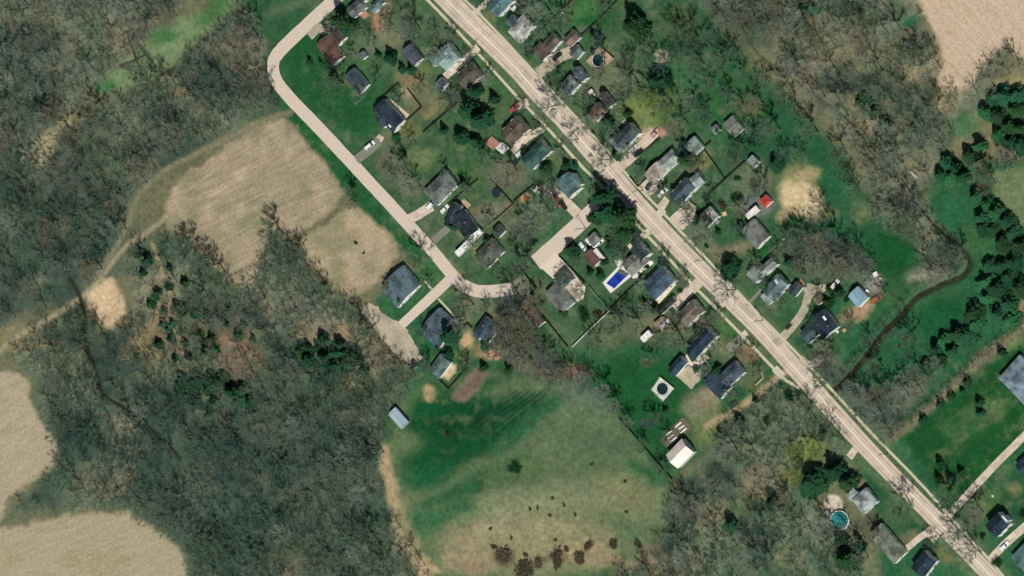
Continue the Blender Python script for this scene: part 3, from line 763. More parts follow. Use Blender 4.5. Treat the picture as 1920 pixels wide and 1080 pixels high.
def wing(root, base, q, h, rise, ridge, style, rc, wc, metal=False, over=.35, wins=True, door=False, chim=None, vents=2):
    """one roofed block: wall, roof (> ridge cap, vents, chimney), windows (> pane), door. ridge: 'u' runs north-east, 'v' runs south-east"""
    c, u, v, lu, lv = rect(q, h)
    if ridge == 'v':
        X, Y, lx, ly = v, -u, lv, lu
    else:
        X, Y, lx, ly = u, v, lu, lv
    # X along the ridge, Y across it
    O = Vector((c.x, c.y, 0)) - base
    P = lambda x, y, z: O + X * x + Y * y + Vector((0, 0, z))
    ix, iy = lx - over, ly - over
    rm = roofmat(rc, 'metal' if metal else 'shingle')
    wm = mat('wall_%d_%d_%d' % wc, srgb(*wc), 0.75, 0.08, 0.8, 4)
    th = .16
    wb = MB()
    if style == 'gable':
        zt = h - th - .02 + rise * over / ly
        zr = h + rise - th - .02
        prof = [(-iy, 0), (iy, 0), (iy, zt), (0, zr), (-iy, zt)]
        n = 5
        V = [P(sx * ix, y, z) for sx in (-1, 1) for y, z in prof]
        wb.mesh(V, [(0, 1, 2, 3, 4)[::-1], (5, 6, 7, 8, 9)] + [(i, (i + 1) % n, (i + 1) % n + n, i + n) for i in range(n)])
    else:
        pr = [P(-ix, -iy, 0), P(ix, -iy, 0), P(ix, iy, 0), P(-ix, iy, 0)]
        wb.prism([(p.x, p.y) for p in pr], 0, h - th + (.0 if style != 'shed' else 0))
    wall = wb.build('wall', wm, root)
    rb = MB()
    hip = min(ly, lx * .9) if style == 'hip' else 0
    if style in ('gable', 'hip'):
        for s in (1,):
            T = [P(-lx, -ly, h), P(lx, -ly, h), P(lx, ly, h), P(-lx, ly, h), P(-lx + hip, 0, h + rise), P(lx - hip, 0, h + rise)]
            Bt = [p - Vector((0, 0, th)) for p in T]
            n = len(rb.v)
            F = [(0, 1, 5, 4), (2, 3, 4, 5)]
            Fb = [(6, 10, 11, 7), (8, 11, 10, 9)]
            edge = [(0, 1), (2, 3)]
            if hip:
                F += [(1, 2, 5), (3, 0, 4)]
                Fb += [(7, 11, 8), (9, 10, 6)]
                edge += [(1, 2), (3, 0)]
            else:
                edge += [(1, 5), (5, 2), (3, 4), (4, 0)]
            rb.mesh(T + Bt, F + Fb + [(b_, a_, a_ + 6, b_ + 6) for a_, b_ in edge])
    else:
        r = rise if style == 'shed' else 0.0
        T = [P(-lx, -ly, h + r), P(lx, -ly, h + r), P(lx, ly, h), P(-lx, ly, h)]
        Bt = [p - Vector((0, 0, th)) for p in T]
        rb.mesh(T + Bt, [(0, 1, 2, 3), (7, 6, 5, 4), (1, 0, 4, 5), (2, 1, 5, 6), (3, 2, 6, 7), (0, 3, 7, 4)])
    roof = rb.build('roof', rm, root)
    if style in ('gable', 'hip') and lx - hip > .6:
        k = MB()
        w = .16
        dz = rise / ly * w
        a0, a1 = -lx + hip, lx - hip
        k.mesh([P(a0, -w, h + rise - dz + .035), P(a1, -w, h + rise - dz + .035), P(a1, 0, h + rise + .05), P(a0, 0, h + rise + .05), P(a1, w, h + rise - dz + .035), P(a0, w, h + rise - dz + .035)],
               [(0, 1, 2, 3), (3, 2, 4, 5)])
        k.build('ridge_cap', roofmat(tuple(int(x * .93) for x in rc)), roof)
    # fascia boards under the eaves
    if over > .1:
        fb = MB()
        for s in (-1, 1):
            a, b2 = P(-lx, s * ly, h - th), P(lx, s * ly, h - th)
            dn = Vector((0, 0, -.14))
            o2 = Y * (-s * .06)
            fb.mesh([a, b2, b2 + o2, a + o2, a + dn, b2 + dn, b2 + o2 + dn, a + o2 + dn],
                    [(0, 1, 5, 4), (2, 3, 7, 6), (4, 5, 6, 7), (0, 4, 7, 3), (1, 2, 6, 5)])
        fb.build('fascia', mtrim, roof)
    ang = math.atan2(X.y, X.x)

    def block(name, m, par, p, size, a):
        o = link(name, unit(m), par, p)
        o.scale = size
        o.rotation_euler = (0, 0, a)
        return o
    if wins:
        nx = max(1, int(2 * ix / 3.6))
        ny = max(1, int(2 * iy / 4.0))
        for lev in range(1 if h < 4.2 else 2):
            zc = 1.5 + lev * 2.6
            for side in (-1, 1):
                for i in range(nx):
                    x = -ix + (i + .5) * 2 * ix / nx
                    f = block('window', mtrim, root, P(x, side * iy, zc), (1.15, .10, 1.25), ang)
                    pn = link('pane', unit(mpane), f)
                    pn.scale = (.84, 1.25, .86)
                for i in range(ny):
                    y = -iy + (i + .5) * 2 * iy / ny
                    f = block('window', mtrim, root, P(side * ix, y, zc), (.10, 1.15, 1.25), ang)
                    pn = link('pane', unit(mpane), f)
                    pn.scale = (1.25, .84, .86)
    if door:
        block('door', mdoor, root, P(ix * .32, iy, 1.06), (1.0, .12, 2.08), ang)
    def on_roof(x, y):
        return h + (rise * (1 - abs(y) / ly) if style in ('gable', 'hip') else rise * .5)
    for i in range(vents):
        x, y = random.uniform(-.6, .6) * (lx - hip), random.choice((-1, 1)) * random.uniform(.25, .6) * ly
        vb = MB()
        p = P(x, y, on_roof(x, y))
        vb.tube(p - Vector((0, 0, .2)), p + Vector((0, 0, .45)), .11, .11, 8, True)
        vb.build('vent', mvent, roof)
    if chim is not None:
        p = P(chim[0] * lx, chim[1] * ly, on_roof(0, chim[1] * ly))
        cb = MB()
        cb.box((-.32, -.26, -.8), (.32, .26, .7)).box((-.38, -.32, .7), (.38, .32, .8))
        co = cb.build('chimney', mbrickc, roof)
        co.location = p
        co.rotation_euler = (0, 0, ang)
    return c


def roof_light(root, base, w, spots):
    """white roof windows lying on one roof plane"""
    h, rise = w.get('h', 2.8), w.get('r', 1.9)
    c, u, v, lu, lv = rect(w['q'], h)
    X, Y, lx, ly = (v, -u, lv, lu) if w.get('d', 'v') == 'v' else (u, v, lu, lv)
    roof = [o for o in root.children if o.name.startswith('roof')][0]
    sl_ = math.atan2(rise, ly)
    for fx, fy, a, b_ in spots:
        z = h + rise * (1 - abs(fy)) + .06
        p = Vector((c.x, c.y, 0)) - base + X * (fx * lx) + Y * (fy * ly) + Vector((0, 0, z))
        o = link('roof_window', unit(mskyl), roof, p)
        o.scale = (a, b_, .12)
        o.rotation_euler = (-sl_ * (1 if fy > 0 else -1), 0, math.atan2(X.y, X.x) + (0 if Y.dot(Vector((-X.y, X.x, 0))) > 0 else math.pi))


mskyl = mat('skylight', (0.78, 0.78, 0.76), .4, .03)


def house(name, label, cat, wings, group=None):
    q = wings[0]['q']
    b = G(sum(p[0] for p in q) / 4, sum(p[1] for p in q) / 4, wings[0].get('h', 2.8))
    base = Vector((b.x, b.y, 0))
    t = thing(name, label, cat, base, group=group)
    for i, w in enumerate(wings):
        w = dict(w)
        wing(t, base, w['q'], w.get('h', 2.8), w.get('r', 1.9), w.get('d', 'v'), w.get('s', 'gable'), w['rc'], w.get('wc', (242, 240, 232)),
             w.get('m', False), w.get('o', .16), w.get('wins', True), i == 0 and w.get('wins', True), w.get('ch') or ((random.uniform(-.5, .5), random.choice((-.35, .35))) if i == 0 and cat == 'house' and random.random() < .45 else None), w.get('vents', 2))
    if wings[0].get('sk'):
        roof_light(t, base, wings[0], wings[0]['sk'])
    return t


SLATE, NAVY, GREY, LGREY, BROWN, TEAL = (78, 92, 100), (42, 58, 70), (112, 118, 114), (176, 178, 170), (118, 98, 86), (104, 130, 124)
WH = (228, 226, 218)
house('house', 'brown roofed two-part house inside the bend of the side street', 'house', [
    dict(q=[(590, 85), (614, 67), (647, 106), (623, 122)], rc=(112, 84, 74)), dict(q=[(612, 66), (630, 48), (652, 70), (634, 84)], rc=(88, 78, 72), h=2.6, r=1.5)])
house('garage', 'dark slate roofed outbuilding standing alone on the corner lawn', 'garage', [dict(q=[(643, 147), (664, 127), (692, 159), (675, 175)], rc=(70, 84, 92), h=2.7, r=1.4, wins=False)])
house('house', 'grey roofed house beside the tall dark conifer at the top edge', 'house', [dict(q=[(648, 14), (672, 0), (690, 14), (661, 33)], rc=(104, 112, 110), d='u'), dict(q=[(668, -14), (680, -22), (694, -4), (682, 6)], rc=(104, 112, 110))])
house('house', 'long pale blue roofed house cut by the top edge', 'house', [dict(q=[(692, 14), (722, -16), (732, -6), (702, 22)], rc=(118, 140, 142), d='u', r=1.2)])
house('shed', 'small grey shed on the lawn between brown house and slate garage', 'shed', [dict(q=[(671, 103), (681, 96), (690, 105), (679, 113)], rc=(96, 112, 108), h=2.1, r=.8, wins=False, o=.2, vents=0)])
house('house', 'slate blue roofed cottage under the purple-grey bare tree', 'house', [dict(q=[(754, 97), (767, 84), (794, 108), (775, 127)], rc=(92, 98, 108), wc=(210, 206, 196))])
house('house', 'pale green roofed house with a stepped dormer beside the main road', 'house', [
    dict(q=[(817, 103), (838, 83), (865, 107), (834, 135)], rc=(142, 166, 156), h=4.6, r=2.0, d='u', sk=[(.3, -.4, 1.0, 2.4)]), dict(q=[(806, 106), (818, 98), (826, 118), (811, 128)], rc=(130, 156, 146), h=2.7, r=1.0, s='hip'), dict(q=[(830, 96), (840, 90), (852, 104), (841, 111)], rc=(120, 146, 138), h=5.6, r=.9, wins=False, vents=0)])
house('house', 'dark brown roofed house shaded by a conifer south of the main road', 'house', [dict(q=[(853, 142), (880, 117), (905, 143), (873, 167)], rc=(92, 84, 74), h=4.2, r=2.0, d='u', ch=(.3, .3), wc=(214, 190, 170))])
house('garage', 'small blue-grey roofed garage below the pale green roofed house', 'garage', [dict(q=[(814, 160), (827, 146), (841, 156), (827, 170)], rc=(92, 108, 116), h=2.5, r=1.1, wins=False)])
house('house', 'teal roofed house with a bright white side at the top edge', 'house', [dict(q=[(912, 8), (940, -20), (966, 3), (932, 28)], rc=(86, 120, 120), h=4.4, r=2.2, d='u')])
house('house', 'near white roofed house with porch shadow as dark wing', 'house', [dict(q=[(945, 57), (983, 34), (1004, 49), (974, 77)], rc=(190, 190, 180), h=3.4, r=1.7, s='hip', d='u'), dict(q=[(946, 43), (960, 28), (976, 39), (960, 53)], rc=(84, 104, 112), h=3.2, r=1.2)])  # second block is the porch's shadow, put in as a dark-roofed wing
house('house', 'brown-grey L-shaped house with stepped roofs north of the main road', 'house', [
    dict(q=[(999, 93), (1012, 82), (1036, 100), (1015, 115)], rc=(106, 94, 86), h=3.0, r=1.7), dict(q=[(1016, 82), (1036, 64), (1053, 77), (1032, 97)], rc=(112, 102, 90), h=3.3, r=1.6, d='u')])
house('garage', 'pinkish brown roofed garage behind the L-shaped brown house', 'garage', [dict(q=[(1057, 73), (1075, 55), (1089, 71), (1069, 88)], rc=(134, 112, 102), h=2.6, r=1.4, d='u', wins=False)])
house('garage', 'grey roofed garage next to the tan square pool deck', 'garage', [dict(q=[(1066, 98), (1080, 85), (1096, 97), (1079, 112)], rc=(120, 132, 126), h=2.6, r=1.3, d='u', wins=False)])
house('house', 'slate roofed house with a bare tree over its paler front half', 'house', [dict(q=[(1072, 133), (1081, 126), (1102, 145), (1089, 156)], rc=(90, 100, 106), h=4.2, r=1.4), dict(q=[(1049, 160), (1068, 141), (1088, 158), (1068, 177)], rc=(118, 130, 128), h=3.4, r=1.4, d='u')])
house('house', 'half brown half charcoal roofed house north of the shaded road', 'house', [dict(q=[(1121, 182), (1133, 170), (1150, 195), (1140, 204)], rc=(84, 84, 80), h=3.8, r=1.4), dict(q=[(1098, 212), (1119, 192), (1137, 210), (1114, 229)], rc=(120, 106, 88), h=3.2, r=1.6, d='u')])
house('house', 'charcoal roofed house with a long white side beside the sandy drive', 'house', [dict(q=[(1148, 259), (1180, 232), (1199, 250), (1169, 280)], rc=(76, 92, 92), h=4.8, r=2.0, d='u'), dict(q=[(1140, 263), (1149, 257), (1169, 281), (1161, 288)], rc=(120, 136, 132), h=2.8, r=.5, s='flat', vents=0)])
house('house', 'taupe roofed house with a reddish deck south of the shaded road', 'house', [dict(q=[(934, 247), (968, 221), (994, 243), (960, 271)], rc=(102, 92, 78), h=4.2, r=2.0, d='u', ch=(.1, -.2), wc=(222, 214, 198))])
house('house', 'dark green roofed house south of the shaded road', 'house', [dict(q=[(977, 294), (1013, 262), (1034, 283), (996, 319)], rc=(62, 96, 88), h=3.8, r=2.2, d='u'), dict(q=[(1000, 284), (1011, 274), (1020, 283), (1009, 293)], rc=(58, 90, 84), h=5.0, r=.8, wins=False, vents=0)])
house('house', 'teal roofed house at the corner by the tall pines', 'house', [dict(q=[(1042, 342), (1064, 323), (1090, 352), (1066, 373)], rc=(96, 128, 124), h=4.0, r=2.0), dict(q=[(1062, 333), (1074, 326), (1091, 345), (1080, 353)], rc=(104, 136, 134), h=4.3, r=1.2, d='u', wins=False)])
house('house', 'large plain grey hip roofed house beside the side street', 'house', [dict(q=[(792, 357), (835, 320), (860, 347), (818, 384)], rc=(116, 124, 118), h=2.9, r=2.2, s='hip', d='u')])
house('house', 'black roofed house with a long side wing and white trailer', 'house', [dict(q=[(847, 412), (868, 392), (899, 431), (873, 450)], rc=(48, 62, 70), h=3.0, r=1.8), dict(q=[(822, 424), (857, 381), (870, 393), (846, 416)], rc=(54, 66, 74), h=2.8, r=1.4, d='u')])
house('house', 'olive grey hip roofed house inside the street corner', 'house', [dict(q=[(889, 478), (921, 447), (946, 472), (910, 504)], rc=(92, 98, 86), h=2.8, r=1.9, s='hip', d='u')])
house('gazebo', 'small grey hip roofed summerhouse behind the black roofed house', 'gazebo', [dict(q=[(921, 433), (934, 421), (948, 433), (934, 446)], rc=(84, 90, 86), h=2.5, r=1.4, s='hip', wins=False)])
house('house', 'square slate roofed house beside the pale hay field', 'house', [dict(q=[(713, 540), (755, 497), (788, 535), (745, 577)], rc=(94, 114, 120), h=2.9, r=2.3, s='gable', d='v', ch=(-.2, -.55))])
house('house', 'square slate roofed house partly covered by a tall pine', 'house', [dict(q=[(785, 622), (822, 580), (863, 612), (820, 650)], rc=(86, 104, 112), h=2.9, r=2.2, d='v')])
house('house', 'navy roofed house with a small white porch beside the brown yard', 'house', [dict(q=[(885, 622), (910, 595), (938, 617), (914, 637)], rc=(66, 86, 98), h=3.0, r=1.9, d='u'), dict(q=[(886, 628), (895, 620), (905, 629), (896, 638)], rc=(74, 94, 104), h=2.5, r=.7, wins=False, vents=0)])
house('shed', 'green-grey roofed garden building beside the sand patch', 'shed', [dict(q=[(799, 692), (828, 668), (849, 681), (823, 704)], rc=(96, 118, 112), h=2.6, r=1.2, d='u', wins=False)])
house('shed', 'white and blue metal shed at the edge of the wood', 'shed', [dict(q=[(727, 778), (740, 765), (768, 790), (752, 803)], rc=(168, 190, 196), h=2.4, r=.9, wins=False, m=True, vents=0, wc=(150, 160, 165))])
house('house', 'grey L-shaped house behind the bright new drive', 'house', [dict(q=[(1018, 549), (1046, 529), (1076, 567), (1053, 588)], rc=(116, 120, 112), h=2.9, r=1.7, s='hip'), dict(q=[(1035, 525), (1058, 504), (1076, 523), (1053, 545)], rc=(104, 116, 112), h=2.9, r=1.8, s='hip')])
house('house', 'rusty brown roofed cottage beside the white caravans', 'house', [dict(q=[(1095, 480), (1107, 467), (1128, 487), (1113, 502)], rc=(120, 90, 80), h=3.0, r=1.3)])
house('garage', 'small flat grey garage under the tall pines', 'garage', [dict(q=[(1099, 447), (1114, 436), (1129, 450), (1113, 461)], rc=(128, 134, 128), h=2.6, r=.8, d='u', wins=False)])
house('house', 'mottled charcoal and grey roofed house beside the blue pool', 'house', [dict(q=[(1166, 492), (1198, 467), (1218, 489), (1184, 518)], rc=(130, 132, 120), h=3.6, r=1.7, d='u'), dict(q=[(1180, 470), (1197, 452), (1218, 476), (1201, 492)], rc=(70, 82, 82), h=4.6, r=1.4)])
house('house', 'blue slate roofed house with a pale porch south of the main road', 'house', [dict(q=[(1208, 530), (1240, 497), (1266, 525), (1229, 563)], rc=(76, 98, 110), h=3.8, r=2.1, d='u'), dict(q=[(1212, 546), (1222, 536), (1238, 553), (1228, 563)], rc=(72, 92, 104), h=3.0, r=.6, wins=False, vents=0)])
house('house', 'brown ribbed roofed house with a white side south of the main road', 'house', [dict(q=[(1270, 590), (1296, 561), (1319, 584), (1285, 614)], rc=(118, 106, 96), h=4.4, r=2.0, d='u'), dict(q=[(1291, 568), (1297, 562), (1319, 584), (1313, 590)], rc=(134, 122, 110), h=2.9, r=.4, s='flat', wins=False, vents=0)])
house('garage', 'long low dark roofed garage behind the brown ribbed roof', 'garage', [dict(q=[(1229, 580), (1261, 556), (1269, 565), (1237, 591)], rc=(58, 60, 54), h=2.5, r=1.0, d='u', wins=False)])
house('shed', 'flat brown roofed lean-to beside the parked white truck', 'shed', [dict(q=[(1224, 607), (1241, 593), (1248, 602), (1232, 617)], rc=(138, 122, 104), h=2.5, r=.4, s='flat', wins=False, vents=0)])
house('house', 'long navy roofed house with a bright patio behind it', 'house', [dict(q=[(1287, 656), (1322, 611), (1344, 632), (1301, 674)], rc=(50, 70, 84), h=4.6, r=2.4, d='u')])
house('garage', 'navy roofed garage between the patio and the round pool', 'garage', [dict(q=[(1250, 693), (1275, 667), (1289, 682), (1265, 704)], rc=(52, 72, 86), h=2.8, r=1.4, d='u', wins=False)])
house('house', 'navy roofed house with a wide rear wing by the dirt lane', 'house', [dict(q=[(1344, 703), (1378, 679), (1397, 700), (1365, 723)], rc=(78, 94, 106), h=3.6, r=1.8, d='u'), dict(q=[(1312, 720), (1343, 697), (1371, 726), (1354, 744)], rc=(58, 74, 86), h=3.0, r=1.9, d='v')])
house('barn', 'white metal barn with a bright roof beside the raised beds', 'barn', [dict(q=[(1248, 852), (1277, 825), (1304, 848), (1269, 877)], rc=(240, 226, 210), wc=(205, 205, 198), h=4.2, r=2.2, d='u', wins=False, m=True, vents=0, o=.2)])
house('house', 'pale pinkish roofed house with a long front wing beside the drive', 'house', [dict(q=[(1207, 328), (1232, 303), (1251, 322), (1226, 346)], rc=(196, 182, 166), h=3.2, r=1.5), dict(q=[(1230, 303), (1262, 280), (1274, 300), (1250, 322)], rc=(168, 178, 168), h=3.2, r=1.6, d='u')])
house('garage', 'mottled pale roofed garage below the bare garden trees', 'garage', [dict(q=[(1280, 275), (1302, 257), (1321, 275), (1300, 293)], rc=(146, 160, 152), h=2.8, r=1.2, wins=False)])
house('barn', 'grey roofed workshop with a pale panel standing in the back garden', 'workshop', [dict(q=[(1351, 232), (1375, 219), (1395, 240), (1378, 255)], rc=(128, 132, 118), h=2.9, r=1.2, d='u', wins=False)])
house('gazebo', 'small round-looking grey hut beside the back garden workshop', 'gazebo', [dict(q=[(1331, 241), (1342, 232), (1351, 244), (1341, 253)], rc=(140, 150, 148), h=2.4, r=1.0, s='hip', wins=False, vents=0)])
house('shed', 'pale grey garden shed at the meeting of three fences', 'shed', [dict(q=[(1399, 303), (1410, 292), (1426, 303), (1413, 314)], rc=(148, 152, 150), h=2.3, r=.9, wins=False, vents=0)])
house('house', 'dark slate duplex with a pale rear wing and white side', 'house', [dict(q=[(1250, 364), (1285, 336), (1306, 353), (1273, 384)], rc=(72, 88, 94), h=4.4, r=2.0, d='u'), dict(q=[(1288, 335), (1309, 326), (1322, 341), (1304, 352)], rc=(158, 172, 168), h=3.2, r=1.1, d='u')])
house('house', 'small house with a mottled white rear roof beside the concrete yard', 'house', [dict(q=[(1321, 396), (1331, 387), (1349, 405), (1338, 415)], rc=(182, 180, 170), h=2.9, r=1.0, vents=4), dict(q=[(1307, 410), (1321, 396), (1338, 415), (1325, 427)], rc=(84, 88, 78), h=2.9, r=1.1)])
house('shed', 'small shed with a bright red hip roof beside the sand patch', 'shed', [dict(q=[(1423, 377), (1435, 364), (1448, 378), (1434, 389)], rc=(226, 92, 72), h=2.6, r=1.1, s='hip', wins=False, vents=0)])
house('house', 'pale grey roofed house with a white side near the red shed', 'house', [dict(q=[(1386, 434), (1413, 413), (1444, 442), (1420, 466)], rc=(128, 132, 122), h=3.2, r=1.7)])
house('house', 'pale grey cross-roofed house north of the main road', 'house', [dict(q=[(1422, 503), (1447, 483), (1458, 496), (1433, 517)], rc=(160, 164, 158), h=4.0, r=1.5, d='u'), dict(q=[(1400, 516), (1413, 497), (1433, 515), (1415, 531)], rc=(138, 146, 142), h=3.8, r=1.5)])
house('house', 'teal-grey roofed house with a pale porch and roof window', 'house', [dict(q=[(1428, 546), (1458, 514), (1479, 535), (1452, 563)], rc=(110, 134, 132), h=4.0, r=1.9, d='u', sk=[(.55, -.3, 1.2, 2.4)]), dict(q=[(1424, 556), (1436, 547), (1452, 563), (1440, 571)], rc=(160, 166, 160), h=2.8, r=.5, s='flat', wins=False, vents=0)])
house('shed', 'small black roofed shed at the bend of the curved drive', 'shed', [dict(q=[(1476, 546), (1492, 528), (1507, 540), (1489, 555)], rc=(62, 80, 84), h=2.6, r=1.0, d='u', wins=False, vents=0)])
house('shed', 'tiny carport with a beige front beside the curved drive', 'carport', [dict(q=[(1526, 561), (1537, 551), (1546, 562), (1534, 574)], rc=(136, 124, 100), h=2.3, r=.8, wins=False, o=.2, vents=0)])
house('house', 'black roofed house with three roof blocks beside the curved drive', 'house', [dict(q=[(1517, 601), (1545, 581), (1573, 613), (1545, 634)], rc=(48, 64, 74), h=3.8, r=1.8, sk=[(-.3, -.5, 1.9, .9)]), dict(q=[(1496, 626), (1519, 606), (1537, 629), (1516, 641)], rc=(74, 92, 94), h=3.0, r=1.4, d='u')])
house('barn', 'pale blue metal roofed workshop among scattered junk', 'workshop', [dict(q=[(1589, 556), (1607, 539), (1631, 558), (1608, 575)], rc=(142, 176, 186), h=3.2, r=1.3, m=True, wins=False, vents=0)])
house('house', 'large blue-grey hip roofed house cut by the east edge', 'house', [dict(q=[(1870, 706), (1913, 668), (1962, 715), (1925, 765)], rc=(128, 146, 154), h=2.9, r=2.4, s='hip', d='u')])
house('house', 'white and teal hip roofed house next to the teal pool', 'house', [dict(q=[(1597, 938), (1623, 913), (1646, 942), (1618, 963)], rc=(168, 178, 174), h=3.4, r=1.9, s='hip', d='u'), dict(q=[(1584, 931), (1600, 916), (1612, 926), (1598, 940)], rc=(168, 178, 172), h=2.8, r=.4, s='flat', wins=False)])
house('house', 'long olive grey roofed house near the bottom edge', 'house', [dict(q=[(1628, 1004), (1652, 982), (1701, 1035), (1677, 1057)], rc=(128, 134, 116), h=3.0, r=1.3)])
house('house', 'navy roofed house cut by the bottom edge', 'house', [dict(q=[(1706, 1062), (1733, 1034), (1757, 1052), (1732, 1083)], rc=(42, 58, 70), h=4.0, r=1.8, d='u')])
house('house', 'black roofed two-storey house with a white dormer on the eastern lawn', 'house', [dict(q=[(1847, 984), (1870, 961), (1894, 984), (1868, 1007)], rc=(44, 60, 74), h=5.4, r=2.2, d='u'), dict(q=[(1872, 974), (1880, 966), (1890, 977), (1882, 984)], rc=(232, 232, 228), h=6.2, r=.3, s='flat', wins=False, vents=0)])
house('house', 'teal roofed house cut by the south-east corner', 'house', [dict(q=[(1896, 1045), (1925, 1012), (1952, 1040), (1920, 1072)], rc=(104, 136, 134), h=3.0, r=1.7, d='u')])
house('house', 'navy roofed building cut by the east edge above the long drive', 'house', [dict(q=[(1902, 872), (1928, 848), (1950, 870), (1922, 892)], rc=(48, 66, 82), h=2.9, r=1.6, d='u')])
house('house', 'black roofed house with a pale patio strip on the lawn by the side street', 'house', [dict(q=[(696, 211), (718, 187), (760, 225), (738, 247)], rc=(50, 66, 78), h=3.2, r=1.9, sk=[(.55, .6, 1.4, .8)]), dict(q=[(698, 218), (708, 211), (728, 232), (718, 240)], rc=(58, 74, 84), h=3.3, r=.9, d='u', wins=False, vents=0)])
house('house', 'long low brown roofed building beside the long dark fence', 'house', [dict(q=[(973, 572), (985, 562), (1023, 602), (1009, 613)], rc=(116, 98, 86), h=2.7, r=1.1)])
house('doghouse', 'tiny black and white kennel at the end of the gravel lot', 'kennel', [dict(q=[(768, 682), (775, 675), (784, 685), (777, 691)], rc=(60, 58, 52), h=1.5, r=.5, wins=False, o=.15, vents=0)])
house('shed', 'white flat roofed trailer shed below the red roofed shed', 'shed', [dict(q=[(1396, 403), (1417, 385), (1424, 394), (1403, 411)], rc=(236, 226, 218), h=2.6, r=.2, s='flat', wins=False, m=True, vents=0)])


# ------------------------------------------------------------------ trees
def tree_geo(seed, Ht, R, limbs=7, twigs=900, tw=.05, bole=.36, lean=.0):
    """leafless tree: (trunk verts, faces), twig triangles (n,3,3)"""
    r = random.Random(seed)
    b = MB()
    top = Vector((r.uniform(-.5, .5), r.uniform(-.5, .5), Ht * .62))
    mid = Vector((top.x * .3, top.y * .3, Ht * bole))
    r0 = .0125 * Ht + .04
    b.tube((0, 0, -.15), mid, r0 * 1.25, r0 * .8, 7)
    b.tube(mid, top, r0 * .8, r0 * .4, 6)
    seg = []
    for i in range(limbs):
        a = 2 * math.pi * (i + r.uniform(-.3, .3)) / limbs
        t = r.uniform(.0, .9)
        st = mid.lerp(top, t)
        ln = R * r.uniform(.62, .95) * (1.05 - .45 * t)
        up = Ht * r.uniform(.14, .30) * (1 + .3 * t)
        e = st + Vector((math.cos(a) * ln, math.sin(a) * ln, up))
        k = st.lerp(e, .5) + Vector((0, 0, -.06 * up)) + Vector((r.uniform(-.3, .3), r.uniform(-.3, .3), 0))
        b.tube(st, k, r0 * .36, r0 * .22, 5)
        b.tube(k, e, r0 * .22, r0 * .06, 4)
        seg += [(st, k), (k, e), (k, e)]
        for j in range(7):
            f = r.uniform(.25, .95)
            s2 = k.lerp(e, f) if f > .5 else st.lerp(k, f * 2)
            a2 = a + r.choice((-1, 1)) * r.uniform(.4, 1.2)
            l2 = ln * r.uniform(.25, .5)
            e2 = s2 + Vector((math.cos(a2) * l2, math.sin(a2) * l2, r.uniform(.05, .22) * Ht * .8))
            b.tube(s2, e2, r0 * .13, r0 * .04, 3)
            seg += [(s2, e2)] * 3
    for j in range(6):
        a = r.uniform(0, 6.28)
        e = top + Vector((math.cos(a) * R * .35, math.sin(a) * R * .35, Ht * r.uniform(.2, .38)))
        b.tube(top, e, r0 * .28, r0 * .06, 4)
        seg += [(top, e)] * 3
    rg = np.random.default_rng(seed)
    A = np.array([tuple(s[0]) for s in seg])
    B = np.array([tuple(s[1]) for s in seg])
    idx = rg.integers(0, len(seg), twigs)
    t = rg.random((twigs, 1)) ** .8
    p = A[idx] + (B[idx] - A[idx]) * t
    d = rg.normal(0, 1, (twigs, 3))
    out = p.copy()
    out[:, 2] -= Ht * .5
    d = d * .8 + out / (np.linalg.norm(out, axis=1, keepdims=True) + .1) * .7 + (B[idx] - A[idx]) / (np.linalg.norm(B[idx] - A[idx], axis=1, keepdims=True) + .01) * .5
    d[:, 2] += .25
    d /= np.linalg.norm(d, axis=1, keepdims=True)
    ln = rg.uniform(.5, 1.5, (twigs, 1)) * (R / 4.5)
    sd_ = np.cross(d, rg.normal(0, 1, (twigs, 3)))
    sd_ /= np.linalg.norm(sd_, axis=1, keepdims=True) + 1e-6
    w = tw * rg.uniform(.6, 1.4, (twigs, 1))
    tri = np.stack([p - sd_ * w, p + sd_ * w, p + d * ln], 1)
    return b, tri


def tri_mesh(name, tri, m):
    me = bpy.data.meshes.new(name)
    n = len(tri)
    me.vertices.add(n * 3)
    me.vertices.foreach_set('co', tri.astype(np.float32).ravel())
    me.loops.add(n * 3)
    me.loops.foreach_set('vertex_index', np.arange(n * 3, dtype=np.int32))
    me.polygons.add(n)
    me.polygons.foreach_set('loop_start', np.arange(0, n * 3, 3, dtype=np.int32))
    me.polygons.foreach_set('loop_total', np.full(n, 3, np.int32))
    me.update(calc_edges=True)
    me.materials.append(m)
    return me


